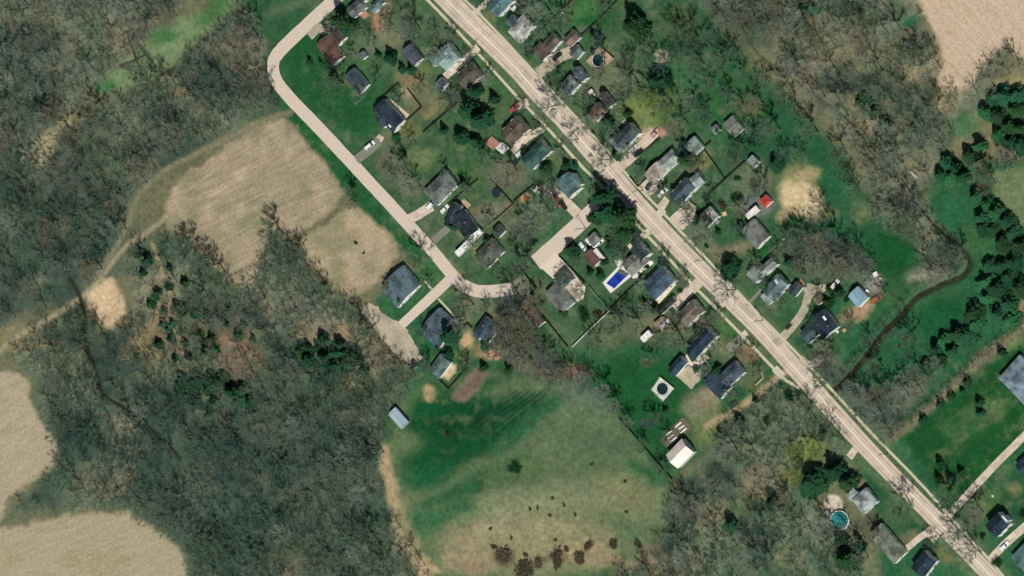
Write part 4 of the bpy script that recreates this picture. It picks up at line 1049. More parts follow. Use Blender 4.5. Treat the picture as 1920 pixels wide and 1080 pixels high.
def conifer_tris(seed, Ht, R, layers=16, per=11, prof=.85, low=.06, fans=7, leafw=.32):
    """needle sprays on drooping boughs round a straight stem"""
    rg = np.random.default_rng(seed)
    tris = []
    ph = rg.uniform(0, 6.28, 3)
    for k in range(layers):
        f = low + (1 - low) * (k + rg.uniform(-.25, .25)) / layers
        z = Ht * f
        rr = R * max(.07, (1 - f) ** prof) * rg.uniform(.8, 1.12)
        if f < .18:
            rr *= .8
        n = max(5, int(per * (.35 + .65 * (1 - f)) + .5))
        for j in range(n):
            a = 2 * math.pi * (j + rg.uniform(-.35, .35)) / n + k * .7
            L = rr * rg.uniform(.6, 1.1) * (1 + .16 * math.sin(2 * a + ph[0]) + .12 * math.sin(3 * a + ph[1] + z * .4) + .1 * math.sin(5 * a + ph[2] + z))
            droop = -.22 * L + rg.uniform(-.1, .2)
            dx, dy = math.cos(a), math.sin(a)
            for q in range(fans):
                t = (q + rg.uniform(.1, .9)) / fans
                c = np.array((dx * L * t, dy * L * t, z + droop * t * t))
                for s in (-1, 1):
                    aa = a + s * rg.uniform(.35, 1.0)
                    l2 = (leafw + .26 * L * (1 - .45 * t)) * rg.uniform(.7, 1.2)
                    tip = c + np.array((math.cos(aa) * l2, math.sin(aa) * l2, rg.uniform(-.22, .16)))
                    w = leafw * rg.uniform(.7, 1.25)
                    sdv = np.array((-math.sin(aa) * w * .5, math.cos(aa) * w * .5, rg.uniform(-.12, .12)))
                    tris.append((c - sdv, c + sdv, tip))
    return np.array(tris)


def clump_tris(seed, R, Ht, n, size):
    """leaf faces through the volume of a bush"""
    rg = np.random.default_rng(seed)
    cc = rg.normal(0, 1, (9, 3)) * np.array((R * .42, R * .42, Ht * .18)) + np.array((0, 0, Ht * .5))
    i = rg.integers(0, 9, n)
    p = cc[i] + rg.normal(0, 1, (n, 3)) * np.array((R * .26, R * .26, Ht * .2))
    p[:, 2] = np.clip(p[:, 2], .05, Ht)
    a = rg.normal(0, 1, (n, 3))
    b = rg.normal(0, 1, (n, 3))
    a *= size / np.linalg.norm(a, axis=1, keepdims=True)
    b *= size * .7 / np.linalg.norm(b, axis=1, keepdims=True)
    return np.stack([p - b * .5, p + b * .5, p + a], 1)


mbark = mat('bark_grey', srgb(122, 124, 108), .95, .25, 2.0, objvar=.15)
mtw = {
    'grey': mat('twigs_grey', srgb(134, 146, 128), .95, .22, .5, objvar=.22, spec=.1),
    'brown': mat('twigs_brown', srgb(132, 126, 104), .95, .22, .5, objvar=.2, spec=.1),
    'green': mat('twigs_budding', srgb(94, 120, 92), .95, .25, .5, objvar=.22, spec=.1),
    'purple': mat('twigs_purple', srgb(96, 100, 102), .95, .2, .5, objvar=.15, spec=.1),
    'teal': mat('twigs_mossy', srgb(70, 100, 86), .95, .22, .5, objvar=.2, spec=.1),
    'lime': mat('twigs_lime', srgb(122, 140, 70), .95, .2, .5, objvar=.15, spec=.1),
}
mneed = mat('needles_dark', srgb(30, 74, 44, .8), .8, .4, .9, objvar=.2, spec=.2)
mneed2 = mat('needles_mid', srgb(44, 100, 58, .8), .8, .4, .9, objvar=.2, spec=.2)
mneed3 = mat('needles_olive', srgb(38, 72, 38, .8), .8, .4, .9, objvar=.25, spec=.2)
mneed4 = mat('needles_blue', srgb(34, 84, 54, .8), .8, .4, .9, objvar=.25, spec=.2)
NEED = [mneed, mneed3, mneed4, mneed2]
mshrub = mat('shrub_twigs', srgb(84, 78, 60), .95, .3, 1.0, objvar=.2, spec=.1)
mshrubg = mat('shrub_leaves', srgb(34, 76, 38), .9, .35, 1.0, objvar=.2, spec=.15)

BARE = []
for i in range(7):
    b, tri = tree_geo(100 + i, 13.0, 4.6, limbs=8 + i % 3, twigs=3200, tw=.021)
    BARE.append((b, tri, b.data('bare_trunk', mbark)))
TW = {}


def bare_mesh(i, kind):
    if (i, kind) not in TW:
        TW[(i, kind)] = tri_mesh('twigs', BARE[i][1], mtw[kind])
    return TW[(i, kind)]


def bare_tree(px, py, rpx, label, kind='grey', Hh=None, group=None, name='bare_tree'):
    """crown centred on pixel (px, py), crown radius rpx pixels"""
    R = rpx * S * (1.12 if not group else 1)
    sc = R / 4.6
    Ht = Hh or min(17.0, max(6.0, 13.0 * sc ** .7))
    p = G(px, py, Ht * .66)
    i = random.randrange(7)
    t = thing(name, label, 'tree', (p.x, p.y, 0), random.uniform(0, 6.28), group)
    t.scale = (sc, sc, Ht / 13.0)
    link('trunk', BARE[i][2], t)
    link('crown', bare_mesh(i, kind), t)
    return t


CON = []
for i in range(4):
    CON.append(('spire', conifer_tris(300 + i, 12, 3.0, 18, 16, .8, .05, 7, .40)))
for i in range(6):
    CON.append(('broad', conifer_tris(320 + i, 13, 4.0, 13 + i % 3, 16 + i % 4, .45 + .07 * i, .12, 8, .50)))
for i in range(2):
    CON.append(('small', conifer_tris(340 + i, 5.2, 1.8, 13, 13, .85, .03, 5, .32)))
CM = {}
_t = MB().tube((0, 0, -.1), (0, 0, 11), .24, .05, 7).data('stem', mbark)
_t2 = MB().tube((0, 0, -.1), (0, 0, 4.8), .12, .03, 6).data('stem', mbark)


def conifer(px, py, rpx, label, kind='spire', group=None, m=None, Hh=None):
    m = m or random.choice(NEED[:3])
    i = random.choice([k for k in range(len(CON)) if CON[k][0] == kind])
    if (i, m.name) not in CM:
        CM[(i, m.name)] = tri_mesh('needles', CON[i][1], m)
    R0, H0 = {'spire': (3.2, 12), 'broad': (4.4, 13), 'small': (1.9, 5.2)}[kind]
    sc = rpx * S / R0
    Ht = Hh or H0 * sc ** .75
    p = G(px, py, Ht * .4)
    t = thing('conifer', label, 'tree', (p.x, p.y, 0), random.uniform(0, 6.28), group)
    q = random.uniform(.86, 1.14)
    t.scale = (sc * q, sc / q, Ht / H0)
    t.rotation_euler = (random.uniform(-.06, .06), random.uniform(-.06, .06), t.rotation_euler[2])
    link('trunk', _t2 if kind == 'small' else _t, t)
    link('crown', CM[(i, m.name)], t)
    return t


SH = [tri_mesh('shrub_twigs', clump_tris(400 + i, 1.6, 1.5, 520, .5), mshrub) for i in range(3)]
SHG = [tri_mesh('shrub_leaves', clump_tris(420 + i, 1.6, 1.7, 620, .42), mshrubg) for i in range(3)]
_ts = MB()
for i in range(5):
    _ts.tube((0, 0, -.05), (.5 * math.cos(i * 1.3), .5 * math.sin(i * 1.3), .9), .05, .02, 4)
_ts = _ts.data('stems', mbark)


def shrub(px, py, rpx, label, green=False, group=None, flat=1.0):
    sc = rpx * S / 1.6
    p = G(px, py, .6 * sc * flat)
    t = thing('shrub', label, 'shrub', (p.x, p.y, 0), random.uniform(0, 6.28), group)
    q = random.uniform(.7, 1.35)
    t.scale = (sc * q, sc / q, sc * flat)
    link('stems', _ts, t)
    link('crown', random.choice(SHG if green else SH), t)
    return t


# woods: the larger trees one by one, the thicket of smaller ones as a mass per wood
def inside(pts, x, y):
    c = False
    n = len(pts)
    for i in range(n):
        (x1, y1), (x2, y2) = pts[i], pts[(i + 1) % n]
        if (y1 > y) != (y2 > y) and x < x1 + (y - y1) * (x2 - x1) / (y2 - y1):
            c = not c
    return c


WINFO = {  # spacing px, individuals, tints, description
    'A': (21, 15, ('grey', 'grey', 'brown', 'green'), 'leafless tree in the wood above the long green clearing'),
    'B': (21, 26, ('grey', 'green', 'teal', 'grey', 'brown', 'green'), 'leafless tree in the wood between the clearing and the stubble field'),
    'C': (21, 30, ('teal', 'green', 'grey', 'green', 'teal'), 'leafless tree in the wood around the western creek'),
    'D': (27, 14, ('grey', 'green', 'grey', 'green', 'teal'), 'leafless tree in the wood south of the white barn'),
    'E': (24, 16, ('grey', 'green', 'grey', 'brown', 'green'), 'leafless tree in the wood below the ploughed field'),
    'F': (24, 5, ('grey', 'brown', 'green'), 'leafless tree in the strip between footpath and eastern creek'),
    'L': (12, 0, ('grey', 'brown', 'green'), 'leafless tree in the brush along the lower eastern creek'),
    'K': (12, 0, ('brown', 'grey', 'brown'), 'leafless tree in the brown strip above the eastern lawn'),
    'H': (22, 4, ('green', 'teal', 'purple', 'brown'), 'leafless tree in the thicket behind the cross-roofed house'),
    'J': (18, 3, ('brown', 'grey', 'purple'), 'leafless tree in the thicket beyond the end of the side street'),
}
GAPS = [(E(100, 245, 46, 34), .8), (E(620, 620, 52, 24), .85), (E(660, 715, 50, 12, -.5), .85), (E(310, 560, 65, 120), .9), (E(400, 640, 70, 55), .75), (E(395, 738, 62, 34), .75), (E(615, 668, 70, 40), .75), (E(1525, 542, 26, 22), 1.0), (E(1550, 900, 60, 34), 1.0), (E(1450, 945, 22, 20), .9), (E(1600, 1040, 40, 40), .8), (E(540, 600, 60, 40), .5), (E(1450, 890, 40, 60), .5), (E(1515, 845, 34, 28), .7), (E(1700, 45, 50, 60), .85), (E(1735, 140, 50, 40), .8),
        (E(1390, 955, 45, 14), .8), (E(1240, 1050, 60, 24), .7), (E(30, 640, 50, 30), .7), (E(1610, 230, 40, 18, .8), .7), (E(450, 680, 24, 50, -.4), .5), (E(1895, 165, 40, 26), .9), (E(1810, 235, 22, 30), .9), (E(1520, 50, 26, 26), .6), (E(260, 640, 18, 50, -.6), .8), (E(1290, 880, 55, 45), 1.0)]
_dn = vnoise(*np.meshgrid(np.arange(-60, 1990, 10.), np.arange(-60, 1150, 10.), indexing='ij'), 110, 777, 3)


LANE_PTS = TRACKS['dirt_lane'][0] + TRACKS['farm_track'][0] + TRACKS['field_edge_track'][0]
_tn = vnoise(*np.meshgrid(np.arange(-60, 1990, 10.), np.arange(-60, 1150, 10.), indexing='ij'), 160, 888, 3)


def dens(x, y):
    return .74 + 1.0 * _dn[int((x + 60) // 10), int((y + 60) // 10)]


for wname, (sp, nind, tints, desc) in WINFO.items():
    pts = WOODS[wname]
    P = np.array(pts)
    lo, hi = np.maximum(P.min(0), -30), np.minimum(P.max(0), (W + 30, H + 40))
    rr = random.Random(wname)
    cand, cells = [], {}
    area = (hi[0] - lo[0]) * (hi[1] - lo[1])
    for _ in range(int(area / (sp * sp) * 9)):
        x, y = rr.uniform(lo[0], hi[0]), rr.uniform(lo[1], hi[1])
        if not inside(pts, x, y):
            continue
        if any(inside(g, x, y) and rr.random() < pr for g, pr in GAPS):
            continue
        if (wname not in 'KL' and dens(x, y) < rr.random()) or min((x - q[0]) ** 2 + (y - q[1]) ** 2 for q in CREEK_W[:70]) < 90 or min((x - q[0]) ** 2 + (y - q[1]) ** 2 for q in CREEK_E[:90]) < 90 or min((x - q[0]) ** 2 + (y - q[1]) ** 2 for q in LANE_PTS) < 260:
            continue
        k = (int(x // sp), int(y // sp))
        if any((x - q[0]) ** 2 + (y - q[1]) ** 2 < (sp * .8) ** 2 for a in (-1, 0, 1) for c in (-1, 0, 1) for q in cells.get((k[0] + a, k[1] + c), ())):
            continue
        cells.setdefault(k, []).append((x, y))
        cand.append((x, y, rr.uniform(11, 24) if wname not in 'KL' else rr.uniform(6, 11)))
    cand.sort(key=lambda q: -q[2] - (6 if 0 < q[0] < W and 0 < q[1] < H else -30))
    for x, y, r_ in cand[:nind]:
        tint = rr.choice(tints)
        tw_ = {'grey': 'grey ', 'brown': 'brownish ', 'green': 'green-tinged ', 'teal': 'dark mossy ', 'purple': 'dark purple-grey '}[tint]
        bare_tree(x, y, r_ + 2, f'tall {tw_}{desc}', tint, group=f'tall {tw_}trees: ' + desc.split(' in ')[1])
    rest = cand[nind:]
    tv, tf, tt, n = [], [], [], 0
    for x, y, r_ in rest:
        i = rr.randrange(7)
        b, tri = BARE[i][0], BARE[i][1]
        sc = r_ * S / 4.6
        Ht = max(5.5, 13 * sc ** .7) if wname not in 'KL' else 4.5
        p = G(x, y, Ht * .66)
        a = rr.uniform(0, 6.28)
        M = np.array([[math.cos(a) * sc, -math.sin(a) * sc, 0], [math.sin(a) * sc, math.cos(a) * sc, 0], [0, 0, Ht / 13.0]])
        o = np.array((p.x, p.y, 0))
        tt.append(tri[rr.randrange(2)::2] @ M.T + o)
        bv = np.array(b.v)
        tv.append(bv @ M.T + o)
        tf += [tuple(q + n for q in f) for f in b.f]
        n += len(bv)
    if not rest:
        continue
    me = bpy.data.meshes.new('thicket_trunks')
    me.from_pydata(np.concatenate(tv).tolist(), [], tf)
    me.materials.append(mbark)
    root = tag(link('thicket', me), f'mass of smaller leafless trees: {desc.split(" in ")[1]}', 'thicket', kind='stuff')
    allt = np.concatenate(tt)
    # split the twigs of the thicket by the colour of its trees
    ntr = len(tt)
    own = np.repeat(np.arange(ntr), [len(q) for q in tt])
    pick = np.array([tints.index(tints[min(len(tints) - 1, int((_tn[int((q[0] + 60) // 10), int((q[1] + 60) // 10)] * .8 + .5 + rr.uniform(-.2, .2)) % 1 * len(tints)))]) for q in rest])
    for ti, tn in enumerate(tints):
        if tints.index(tn) != ti:
            continue
        s_ = allt[pick[own] == ti]
        if len(s_):
            link('twigs', tri_mesh('twigs', s_, mtw[tn]), root)['kind'] = 'stuff'

# garden trees, one by one
for a in [
    (622, 158, 30, 'wide bare tree casting twig shade beside the slate roofed outbuilding', 'green'),
    (768, 58, 25, 'purple-grey bare tree above the slate blue cottage', 'purple'),
    (735, 20, 22, 'bare tree at the top edge beside the pale blue roof', 'green'),
    (855, 185, 16, 'bare tree between blue-grey garage and dark brown roof', 'purple'),
    (812, 66, 12, 'small bare tree beside the drive of the pale green house', 'brown'),
    (1028, 198, 27, 'tall bare tree overhanging the main road near the red car', 'grey'),
    (1098, 232, 23, 'tall bare tree on the north verge spreading twig shade on the road', 'grey'),
    (1128, 300, 24, 'tall bare tree on the north verge opposite the dark green roof', 'grey'),
    (1068, 262, 18, 'slim bare tree over the road opposite the charcoal roof', 'grey'),
    (1160, 205, 18, 'bare tree behind the half brown half charcoal roof', 'green'),
    (1178, 158, 28, 'broad bare tree behind the square pool deck', 'green'),
    (1040, 148, 18, 'bare tree in front of the slate roofed house at the road', 'green'),
    (1060, 185, 20, 'bare tree between road and slate roofed house', 'grey'),
    (1010, 22, 30, 'broad bare tree at the top edge behind the near white roof', 'grey'),
    (1050, 42, 24, 'bare tree above the L-shaped brown house', 'green'),
    (1130, 18, 20, 'bare tree near the top edge beside the diagonal fence', 'green'),
    (1360, 545, 26, 'tall bare tree reaching over the road towards the brown ribbed roof', 'grey'),
    (1310, 440, 28, 'spreading bare tree in front of the mottled white roof', 'grey'),
    (1290, 412, 14, 'thin bare tree at the edge of the concrete yard', 'grey'),
    (1788, 1000, 28, 'tall bare tree overhanging the road near the bottom edge', 'grey'),
    (1825, 965, 26, 'tall bare tree on the verge beside the straight drive', 'grey'),
    (1775, 935, 26, 'bushy bare tree at the road end of the straight drive', 'green'),
    (1820, 1035, 22, 'bare tree over the road at the bottom edge', 'grey'),
    (1745, 1022, 14, 'thin bare tree beside the short concrete apron', 'purple'),
    (1690, 950, 24, 'bare tree on the verge opposite the eastern lawn', 'green'),
    (950, 325, 30, 'broad bare tree west of the dark green roof', 'brown'),
    (1010, 400, 30, 'broad bare tree on the corner lawn beside the red pickup', 'grey'),
    (985, 432, 26, 'bare tree on the corner lawn nearest the summerhouse', 'purple'),
    (1035, 385, 18, 'bare tree next to the orange play spot', 'green'),
    (745, 312, 19, 'bare tree behind the side street east of the white car', 'grey'),
    (772, 352, 19, 'bare tree beside the large grey hip roof', 'grey'),
    (730, 338, 16, 'bare tree overhanging the side street', 'grey'),
    (765, 268, 14, 'small bare tree in the hedge line east of the side street', 'green'),
    (905, 300, 18, 'bare tree between the dark green roof and the green lawn', 'green'),
    (785, 488, 22, 'bare tree beside the hay field at the street bend', 'green'),
    (655, 355, 12, 'bare roadside tree between stubble field and side street', 'green'),
    (868, 574, 24, 'spreading bare tree inside the curve of the side street', 'green'),
    (955, 560, 26, 'dense dark bare tree over the end of the side street', 'purple'),
    (985, 500, 20, 'bluish bare tree between olive grey roof and road stub', 'purple'),
    (1000, 570, 20, 'bare tree beside the grey L-shaped house', 'brown'),
    (1218, 680, 15, 'small round bare tree on the lawn beside the navy garage', 'brown'),
    (1222, 793, 17, 'round grey bare tree left of the raised beds', 'purple'),
    (1408, 668, 13, 'small brown bare tree in front of the rear-winged navy house', 'brown'),
    (1300, 122, 30, 'spreading bare tree on the lawn below the sandy spot', 'green'),
    (1290, 70, 26, 'bare tree above the sandy spot', 'green'),
    (1262, 60, 20, 'bare tree between dark conifer and sandy spot', 'green'),
    (1352, 118, 26, 'bare tree on the long back lawn beside the wood', 'green'),
    (1240, 195, 32, 'broad green-tinged bare tree behind the half charcoal house', 'lime'),
    (1212, 180, 24, 'green-tinged bare tree beside the yellowish lawn', 'lime'),
    (1275, 235, 20, 'bare tree above the mottled pale garage', 'green'),
    (1470, 175, 27, 'spreading bare tree on the back lawn beside the eastern creek', 'green'),
    (1415, 195, 20, 'brownish bare tree above the back garden workshop', 'brown'),
    (1515, 250, 26, 'bare tree on the back lawn halfway along the creek', 'green'),
    (1385, 285, 20, 'bare tree between workshop and pale grey garden shed', 'green'),
    (1445, 245, 24, 'bare tree east of the back garden workshop', 'green'),
    (1570, 290, 24, 'bare tree at the creek bank above the sand patch', 'green'),
    (1535, 400, 20, 'forked bare tree at the edge of the sand patch', 'grey'),
    (1425, 345, 18, 'bare tree above the red roofed shed', 'purple'),
    (1500, 440, 20, 'bare tree below the sand patch', 'green'),
    (1685, 420, 26, 'green-tinged bare tree at the creek above the canoe', 'green'),
    (1545, 665, 22, 'brown bare tree beside the three-block black roof', 'brown'),
    (1700, 640, 24, 'bare tree on the lawn inside the creek meadow', 'green'),
    (1640, 690, 20, 'bare tree beside the lower creek bank', 'green'),
    (1625, 640, 14, 'small bare tree on the north bank of the lower creek', 'green'),
    (1500, 895, 18, 'yellow-green budding tree in the wood clearing', 'lime'),
    (1525, 845, 20, 'bright yellow-green budding tree near the main road', 'lime'),
    (1490, 845, 18, 'yellow-green budding tree beside the bare wood', 'lime'),
    (1470, 940, 20, 'brown budding tree beside the grass glade', 'brown'),
    (660, 385, 10, 'tiny bare tree on the verge beside the hay field', 'green'),
    (508, 440, 26, 'bare tree jutting from the wood into the stubble field', 'green'),
    (1010, 585, 12, 'slim bare tree beside the long fence', 'brown'),
    (1150, 610, 22, 'bare tree in the garden south of the blue pool', 'green'),
    (1170, 585, 16, 'dark bare tree behind the blue slate roof', 'purple'),
    (1190, 615, 18, 'bare tree beside the brown lean-to', 'grey'),
    (1260, 640, 26, 'bare tree left of the long navy roof', 'green'),
    (1110, 645, 20, 'bare tree at the corner of two long fences', 'green'),
    (1370, 740, 14, 'small bare tree at the back of the rear-winged navy house', 'grey'),
    (1325, 692, 12, 'slim bare tree beside the bright patio', 'grey'),
    (1340, 650, 12, 'slim bare tree in front of the long navy roof', 'grey'),
    (1640, 1005, 16, 'bare tree between teal pool and long olive roof', 'brown'),
    (1250, 820, 12, 'thin bare tree beside the raised beds', 'green'),
    (1130, 735, 20, 'bare tree at the top of the meadow hedge line', 'grey'),
    (1150, 762, 18, 'second bare tree down the meadow hedge line', 'grey'),
    (1175, 795, 16, 'third bare tree down the meadow hedge line', 'grey'),
    (1205, 835, 14, 'fourth bare tree down the meadow hedge line', 'green'),
    (1240, 880, 14, 'last bare tree of the meadow hedge line beside the barn', 'green'),
    (1850, 345, 22, 'brown bare tree among the pines beside the pale field', 'brown'),
    (1840, 320, 18, 'dark brown bare tree west of the pale eastern field', 'brown'),
    (1890, 300, 22, 'grey bare tree between the two pine groves', 'purple'),
    (1700, 375, 20, 'dark bare tree beside the white boat', 'purple'),
]:
    bare_tree(a[0], a[1], a[2], a[3], a[4])

HOUSES = [(o, o['label']) for o in bpy.data.objects if o.get('category') in ('house', 'garage', 'shed', 'workshop') and o.type == 'EMPTY']


def pix(p):
    d = Vector((p[0], p[1], 0)) - CAM
    k = DIST / (W / 2 * S) * W / 2 / d.dot(FWD)
    return W / 2 + d.dot(RIGHT) * k, H / 2 - d.dot(UP) * k


HP = [pix(o.location) for o, _ in HOUSES]
rg_ = random.Random(5)
CONQ = []
placed = [pix(o.location) for o in bpy.data.objects if o.get('category') == 'tree']
for (o, lab), (hx, hy) in zip(HOUSES, HP):
    dirs = [('north', 0, -1), ('south', 0, 1), ('east', 1, 0), ('west', -1, 0)]
    rg_.shuffle(dirs)
    done = 0
    for dn_, ux, uy in dirs:
        d = rg_.uniform(30, 42)
        x, y = hx + ux * d + rg_.uniform(-8, 8), hy + uy * d + rg_.uniform(-8, 8)
        if done >= 2 or not (0 < x < W and 0 < y < H) or y > 700 or x > 1720:
            continue
        if min((x - a) ** 2 + (y - c) ** 2 for a, c in HP) < 26 ** 2 or min((x - a) ** 2 + (y - c) ** 2 for a, c in placed) < 20 ** 2:
            continue
        A1 = np.array([[x]]), np.array([[y]])
        if (x - 1495) ** 2 + (y - 370) ** 2 < 50 ** 2:
            continue
        if ldist(MAIN, *A1)[0, 0] < 34 or ldist(STREET, *A1)[0, 0] < 22 or ldist([(1172, 337), (1005, 493)], *A1)[0, 0] < 24:
            continue
        placed.append((x, y))
        done += 1
        words = lab.split()[:11]
        while words[-1] in ('the', 'a', 'of', 'and', 'with', 'beside', 'by', 'at', 'in', 'south', 'north'):
            words.pop()
        bare_tree(x, y, rg_.uniform(11, 19), f'bare tree {dn_} of the ' + ' '.join(words), rg_.choice(('green', 'grey', 'teal', 'brown', 'green')), Hh=rg_.uniform(6.5, 10))
for (o, lab), (hx, hy) in zip(HOUSES, HP):
    dirs = [('north', 0, -1), ('south', 0, 1), ('east', 1, 0), ('west', -1, 0)]
    rg_.shuffle(dirs)
    done = 0
    for dn_, ux, uy in dirs:
        d = rg_.uniform(24, 40)
        x, y = hx + ux * d + rg_.uniform(-10, 10), hy + uy * d + rg_.uniform(-10, 10)
        A1 = np.array([[x]]), np.array([[y]])
        if done or not (0 < x < W and 0 < y < H) or y > 720 or x > 1700 or rg_.random() < .2 or (x - 1495) ** 2 + (y - 370) ** 2 < 55 ** 2:
            continue
        if min((x - a) ** 2 + (y - c) ** 2 for a, c in HP) < 23 ** 2 or min((x - a) ** 2 + (y - c) ** 2 for a, c in placed) < 9 ** 2:
            continue
        if ldist(MAIN, *A1)[0, 0] < 32 or ldist(STREET, *A1)[0, 0] < 20 or ldist([(1172, 337), (1005, 493)], *A1)[0, 0] < 24:
            continue
        placed.append((x, y))
        done = 1
        words = lab.split()[:10]
        while words[-1] in ('the', 'a', 'of', 'and', 'with', 'beside', 'by', 'at', 'in', 'south', 'north'):
            words.pop()
        CONQ.append((x, y, rg_.uniform(7, 13), f'dark rounded evergreen {dn_} of the ' + ' '.join(words)))
for (x, y) in [(1335, 70), (1372, 95), (1390, 140), (1330, 160), (1365, 175), (1430, 150), (1300, 190), (1490, 210), (1470, 290), (1410, 250), (1590, 330), (1500, 290), (1240, 120), (1260, 100), (1600, 360), (1640, 400), (1215, 100), (1180, 110), (1320, 215)]:
    bare_tree(x, y, rg_.uniform(16, 24), 'green-tinged bare tree on the long back lawns below the upper creek', rg_.choice(('green', 'teal', 'green')), group='green-tinged trees on the long back lawns', Hh=rg_.uniform(8, 11))
for a in [
    (642, 40, 24, 'tall dark conifer beside the side street at the top edge', 'spire', 15),
    (650, 58, 13, 'lower green conifer behind the brown two-part house', 'broad', 7),
    (579, 117, 9, 'small dark conifer alone on the corner lawn', 'small', None),
    (733, 110, 17, 'dark conifer beside the slate blue cottage', 'broad', 9),
    (752, 130, 10, 'smaller dark conifer below the slate blue cottage', 'broad', 6),
    (708, 103, 8, 'small dark conifer beside the small grey shed', 'small', None),
    (890, 172, 18, 'dark conifer shading the dark brown roof', 'broad', 10),
    (924, 188, 12, 'conical dark conifer on the roadside lawn', 'spire', 8),
    (878, 205, 23, 'big dark conifer in the middle of the back gardens', 'broad', 14),
    (903, 226, 24, 'bluish dark conifer beside the taupe roof', 'broad', 14),
    (830, 245, 10, 'small dark conifer at the crossing of garden fences', 'broad', 7),
    (862, 258, 19, 'green conifer below the two big dark ones', 'broad', 8),
    (890, 266, 17, 'low green conifer left of the reddish deck', 'broad', 6),
    (1134, 372, 27, 'tall dark pine nearest the main road at the street corner', 'broad', 18),
    (1140, 402, 30, 'broad green pine in the middle of the corner clump', 'broad', 17),
    (1172, 408, 28, 'black-green pine at the east side of the corner clump', 'broad', 17),
    (1170, 438, 22, 'lower green pine at the south of the corner clump', 'broad', 12),
    (1118, 408, 18, 'green pine overhanging the road stub', 'broad', 12),
    (1192, 50, 32, 'large black-green conifer north of the square pool deck', 'broad', 16),
    (842, 628, 24, 'tall dark pine covering part of a slate roof', 'broad', 16),
    (1070, 470, 17, 'round green conifer beside the parked white cars', 'broad', 8),
    (1145, 467, 18, 'round dark conifer between caravan and mottled roof', 'broad', 9),
    (1105, 512, 9, 'small dark conifer behind the rusty brown cottage', 'broad', 6),
    (1133, 492, 9, 'low green conifer right of the rusty brown cottage', 'broad', 6),
    (1210, 573, 9, 'small conical conifer below the blue slate roof', 'spire', 6),
    (1022, 318, 16, 'dark conifer south-east of the dark green roof', 'broad', 9),
    (1060, 312, 10, 'dark conifer above the teal corner house', 'spire', 8),
    (1288, 298, 20, 'blue-green conifer between pale pinkish house and mottled garage', 'broad', 11),
    (1138, 228, 12, 'blue-green conifer in front of the half brown house', 'spire', 9),
    (1155, 292, 12, 'dark conifer beside the charcoal house front', 'broad', 7),
    (1455, 310, 20, 'round dark green conifer above the sand patch', 'broad', 8),
    (1238, 158, 30, 'dark conifer among green-tinged trees on the back lawn', 'broad', 12),
    (1370, 505, 25, 'dark spreading evergreen beside the cross-roofed house', 'broad', 10),
    (1345, 435, 7, 'small dark conifer beside the mottled white roof', 'small', None),
    (1387, 422, 7, 'dark dense conifer beside the pale grey roof near the red shed', 'broad', 5),
    (690, 850, 12, 'single dark conifer at the meadow edge of the wood', 'broad', 8),
    (1368, 985, 15, 'dark conifer beside the tiny sandy spot', 'broad', 10),
    (1450, 945, 22, 'dark conifer at the end of the grass glade', 'broad', 11),
    (1565, 886, 30, 'dark conifer nearest the main road above the white sand', 'broad', 13),
    (1525, 905, 34, 'dark conifer behind the white sand', 'broad', 13),
    (1590, 905, 24, 'dark green conifer above the white and teal house', 'broad', 10),
    (1590, 1050, 32, 'large dark conifer at the bottom edge left of the olive roof', 'broad', 14),
    (1610, 1025, 16, 'dark conifer beside the long olive roof', 'broad', 10),
    (1575, 1015, 16, 'dark conifer below the teal pool', 'broad', 10),
    (1385, 790, 12, 'round green conifer at the bend of the dirt lane', 'broad', 7),
    (1352, 815, 11, 'round green conifer beside the white barn lane', 'broad', 6),
    (1246, 770, 8, 'small round conifer above the raised beds', 'broad', 5),
    (1415, 750, 7, 'small dark conifer beside the dirt lane', 'broad', 5),
    (905, 690, 9, 'round dark conifer at the head of the brown garden plot', 'broad', 6),
    (953, 695, 11, 'round green conifer right of the brown garden plot', 'broad', 6),
    (273, 492, 13, 'dark conifer beside the farm track', 'spire', 9),
    (262, 475, 8, 'small dark conifer tip beside the farm track', 'spire', 7),
]:
    conifer(a[0], a[1], a[2], a[3], a[4], Hh=a[5])
for x, y, r_, lab in CONQ:
    conifer(x, y, r_, lab, 'broad', Hh=r_ * S * random.uniform(1.8, 3))
for i, (x, y) in enumerate([(1812, 716), (1782, 744), (1762, 758), (1835, 756), (1836, 776), (1729, 788), (1803, 733), (1878, 661), (1761, 869), (1760, 899), (1782, 899), (1801, 889)]):
    lab = ['largest dark conifer of the row on the eastern lawn', 'middle dark conifer of the row on the eastern lawn', 'third dark conifer up the lawn row', 'upper of two dark conifers on the bare lawn patch', 'lower of two dark conifers on the bare lawn patch', 'lone conifer at the lower end of the lawn row', 'smallest faint conifer in the lawn row', 'dark conifer beside the large hip roof at the east edge', 'uppermost of four conifers near the straight drive', 'lowest left of four conifers near the straight drive', 'middle of three conifers in line near the straight drive', 'conifer nearest the straight drive'][i]
    conifer(x, y, 7 if i == 6 else 11, lab, 'small')
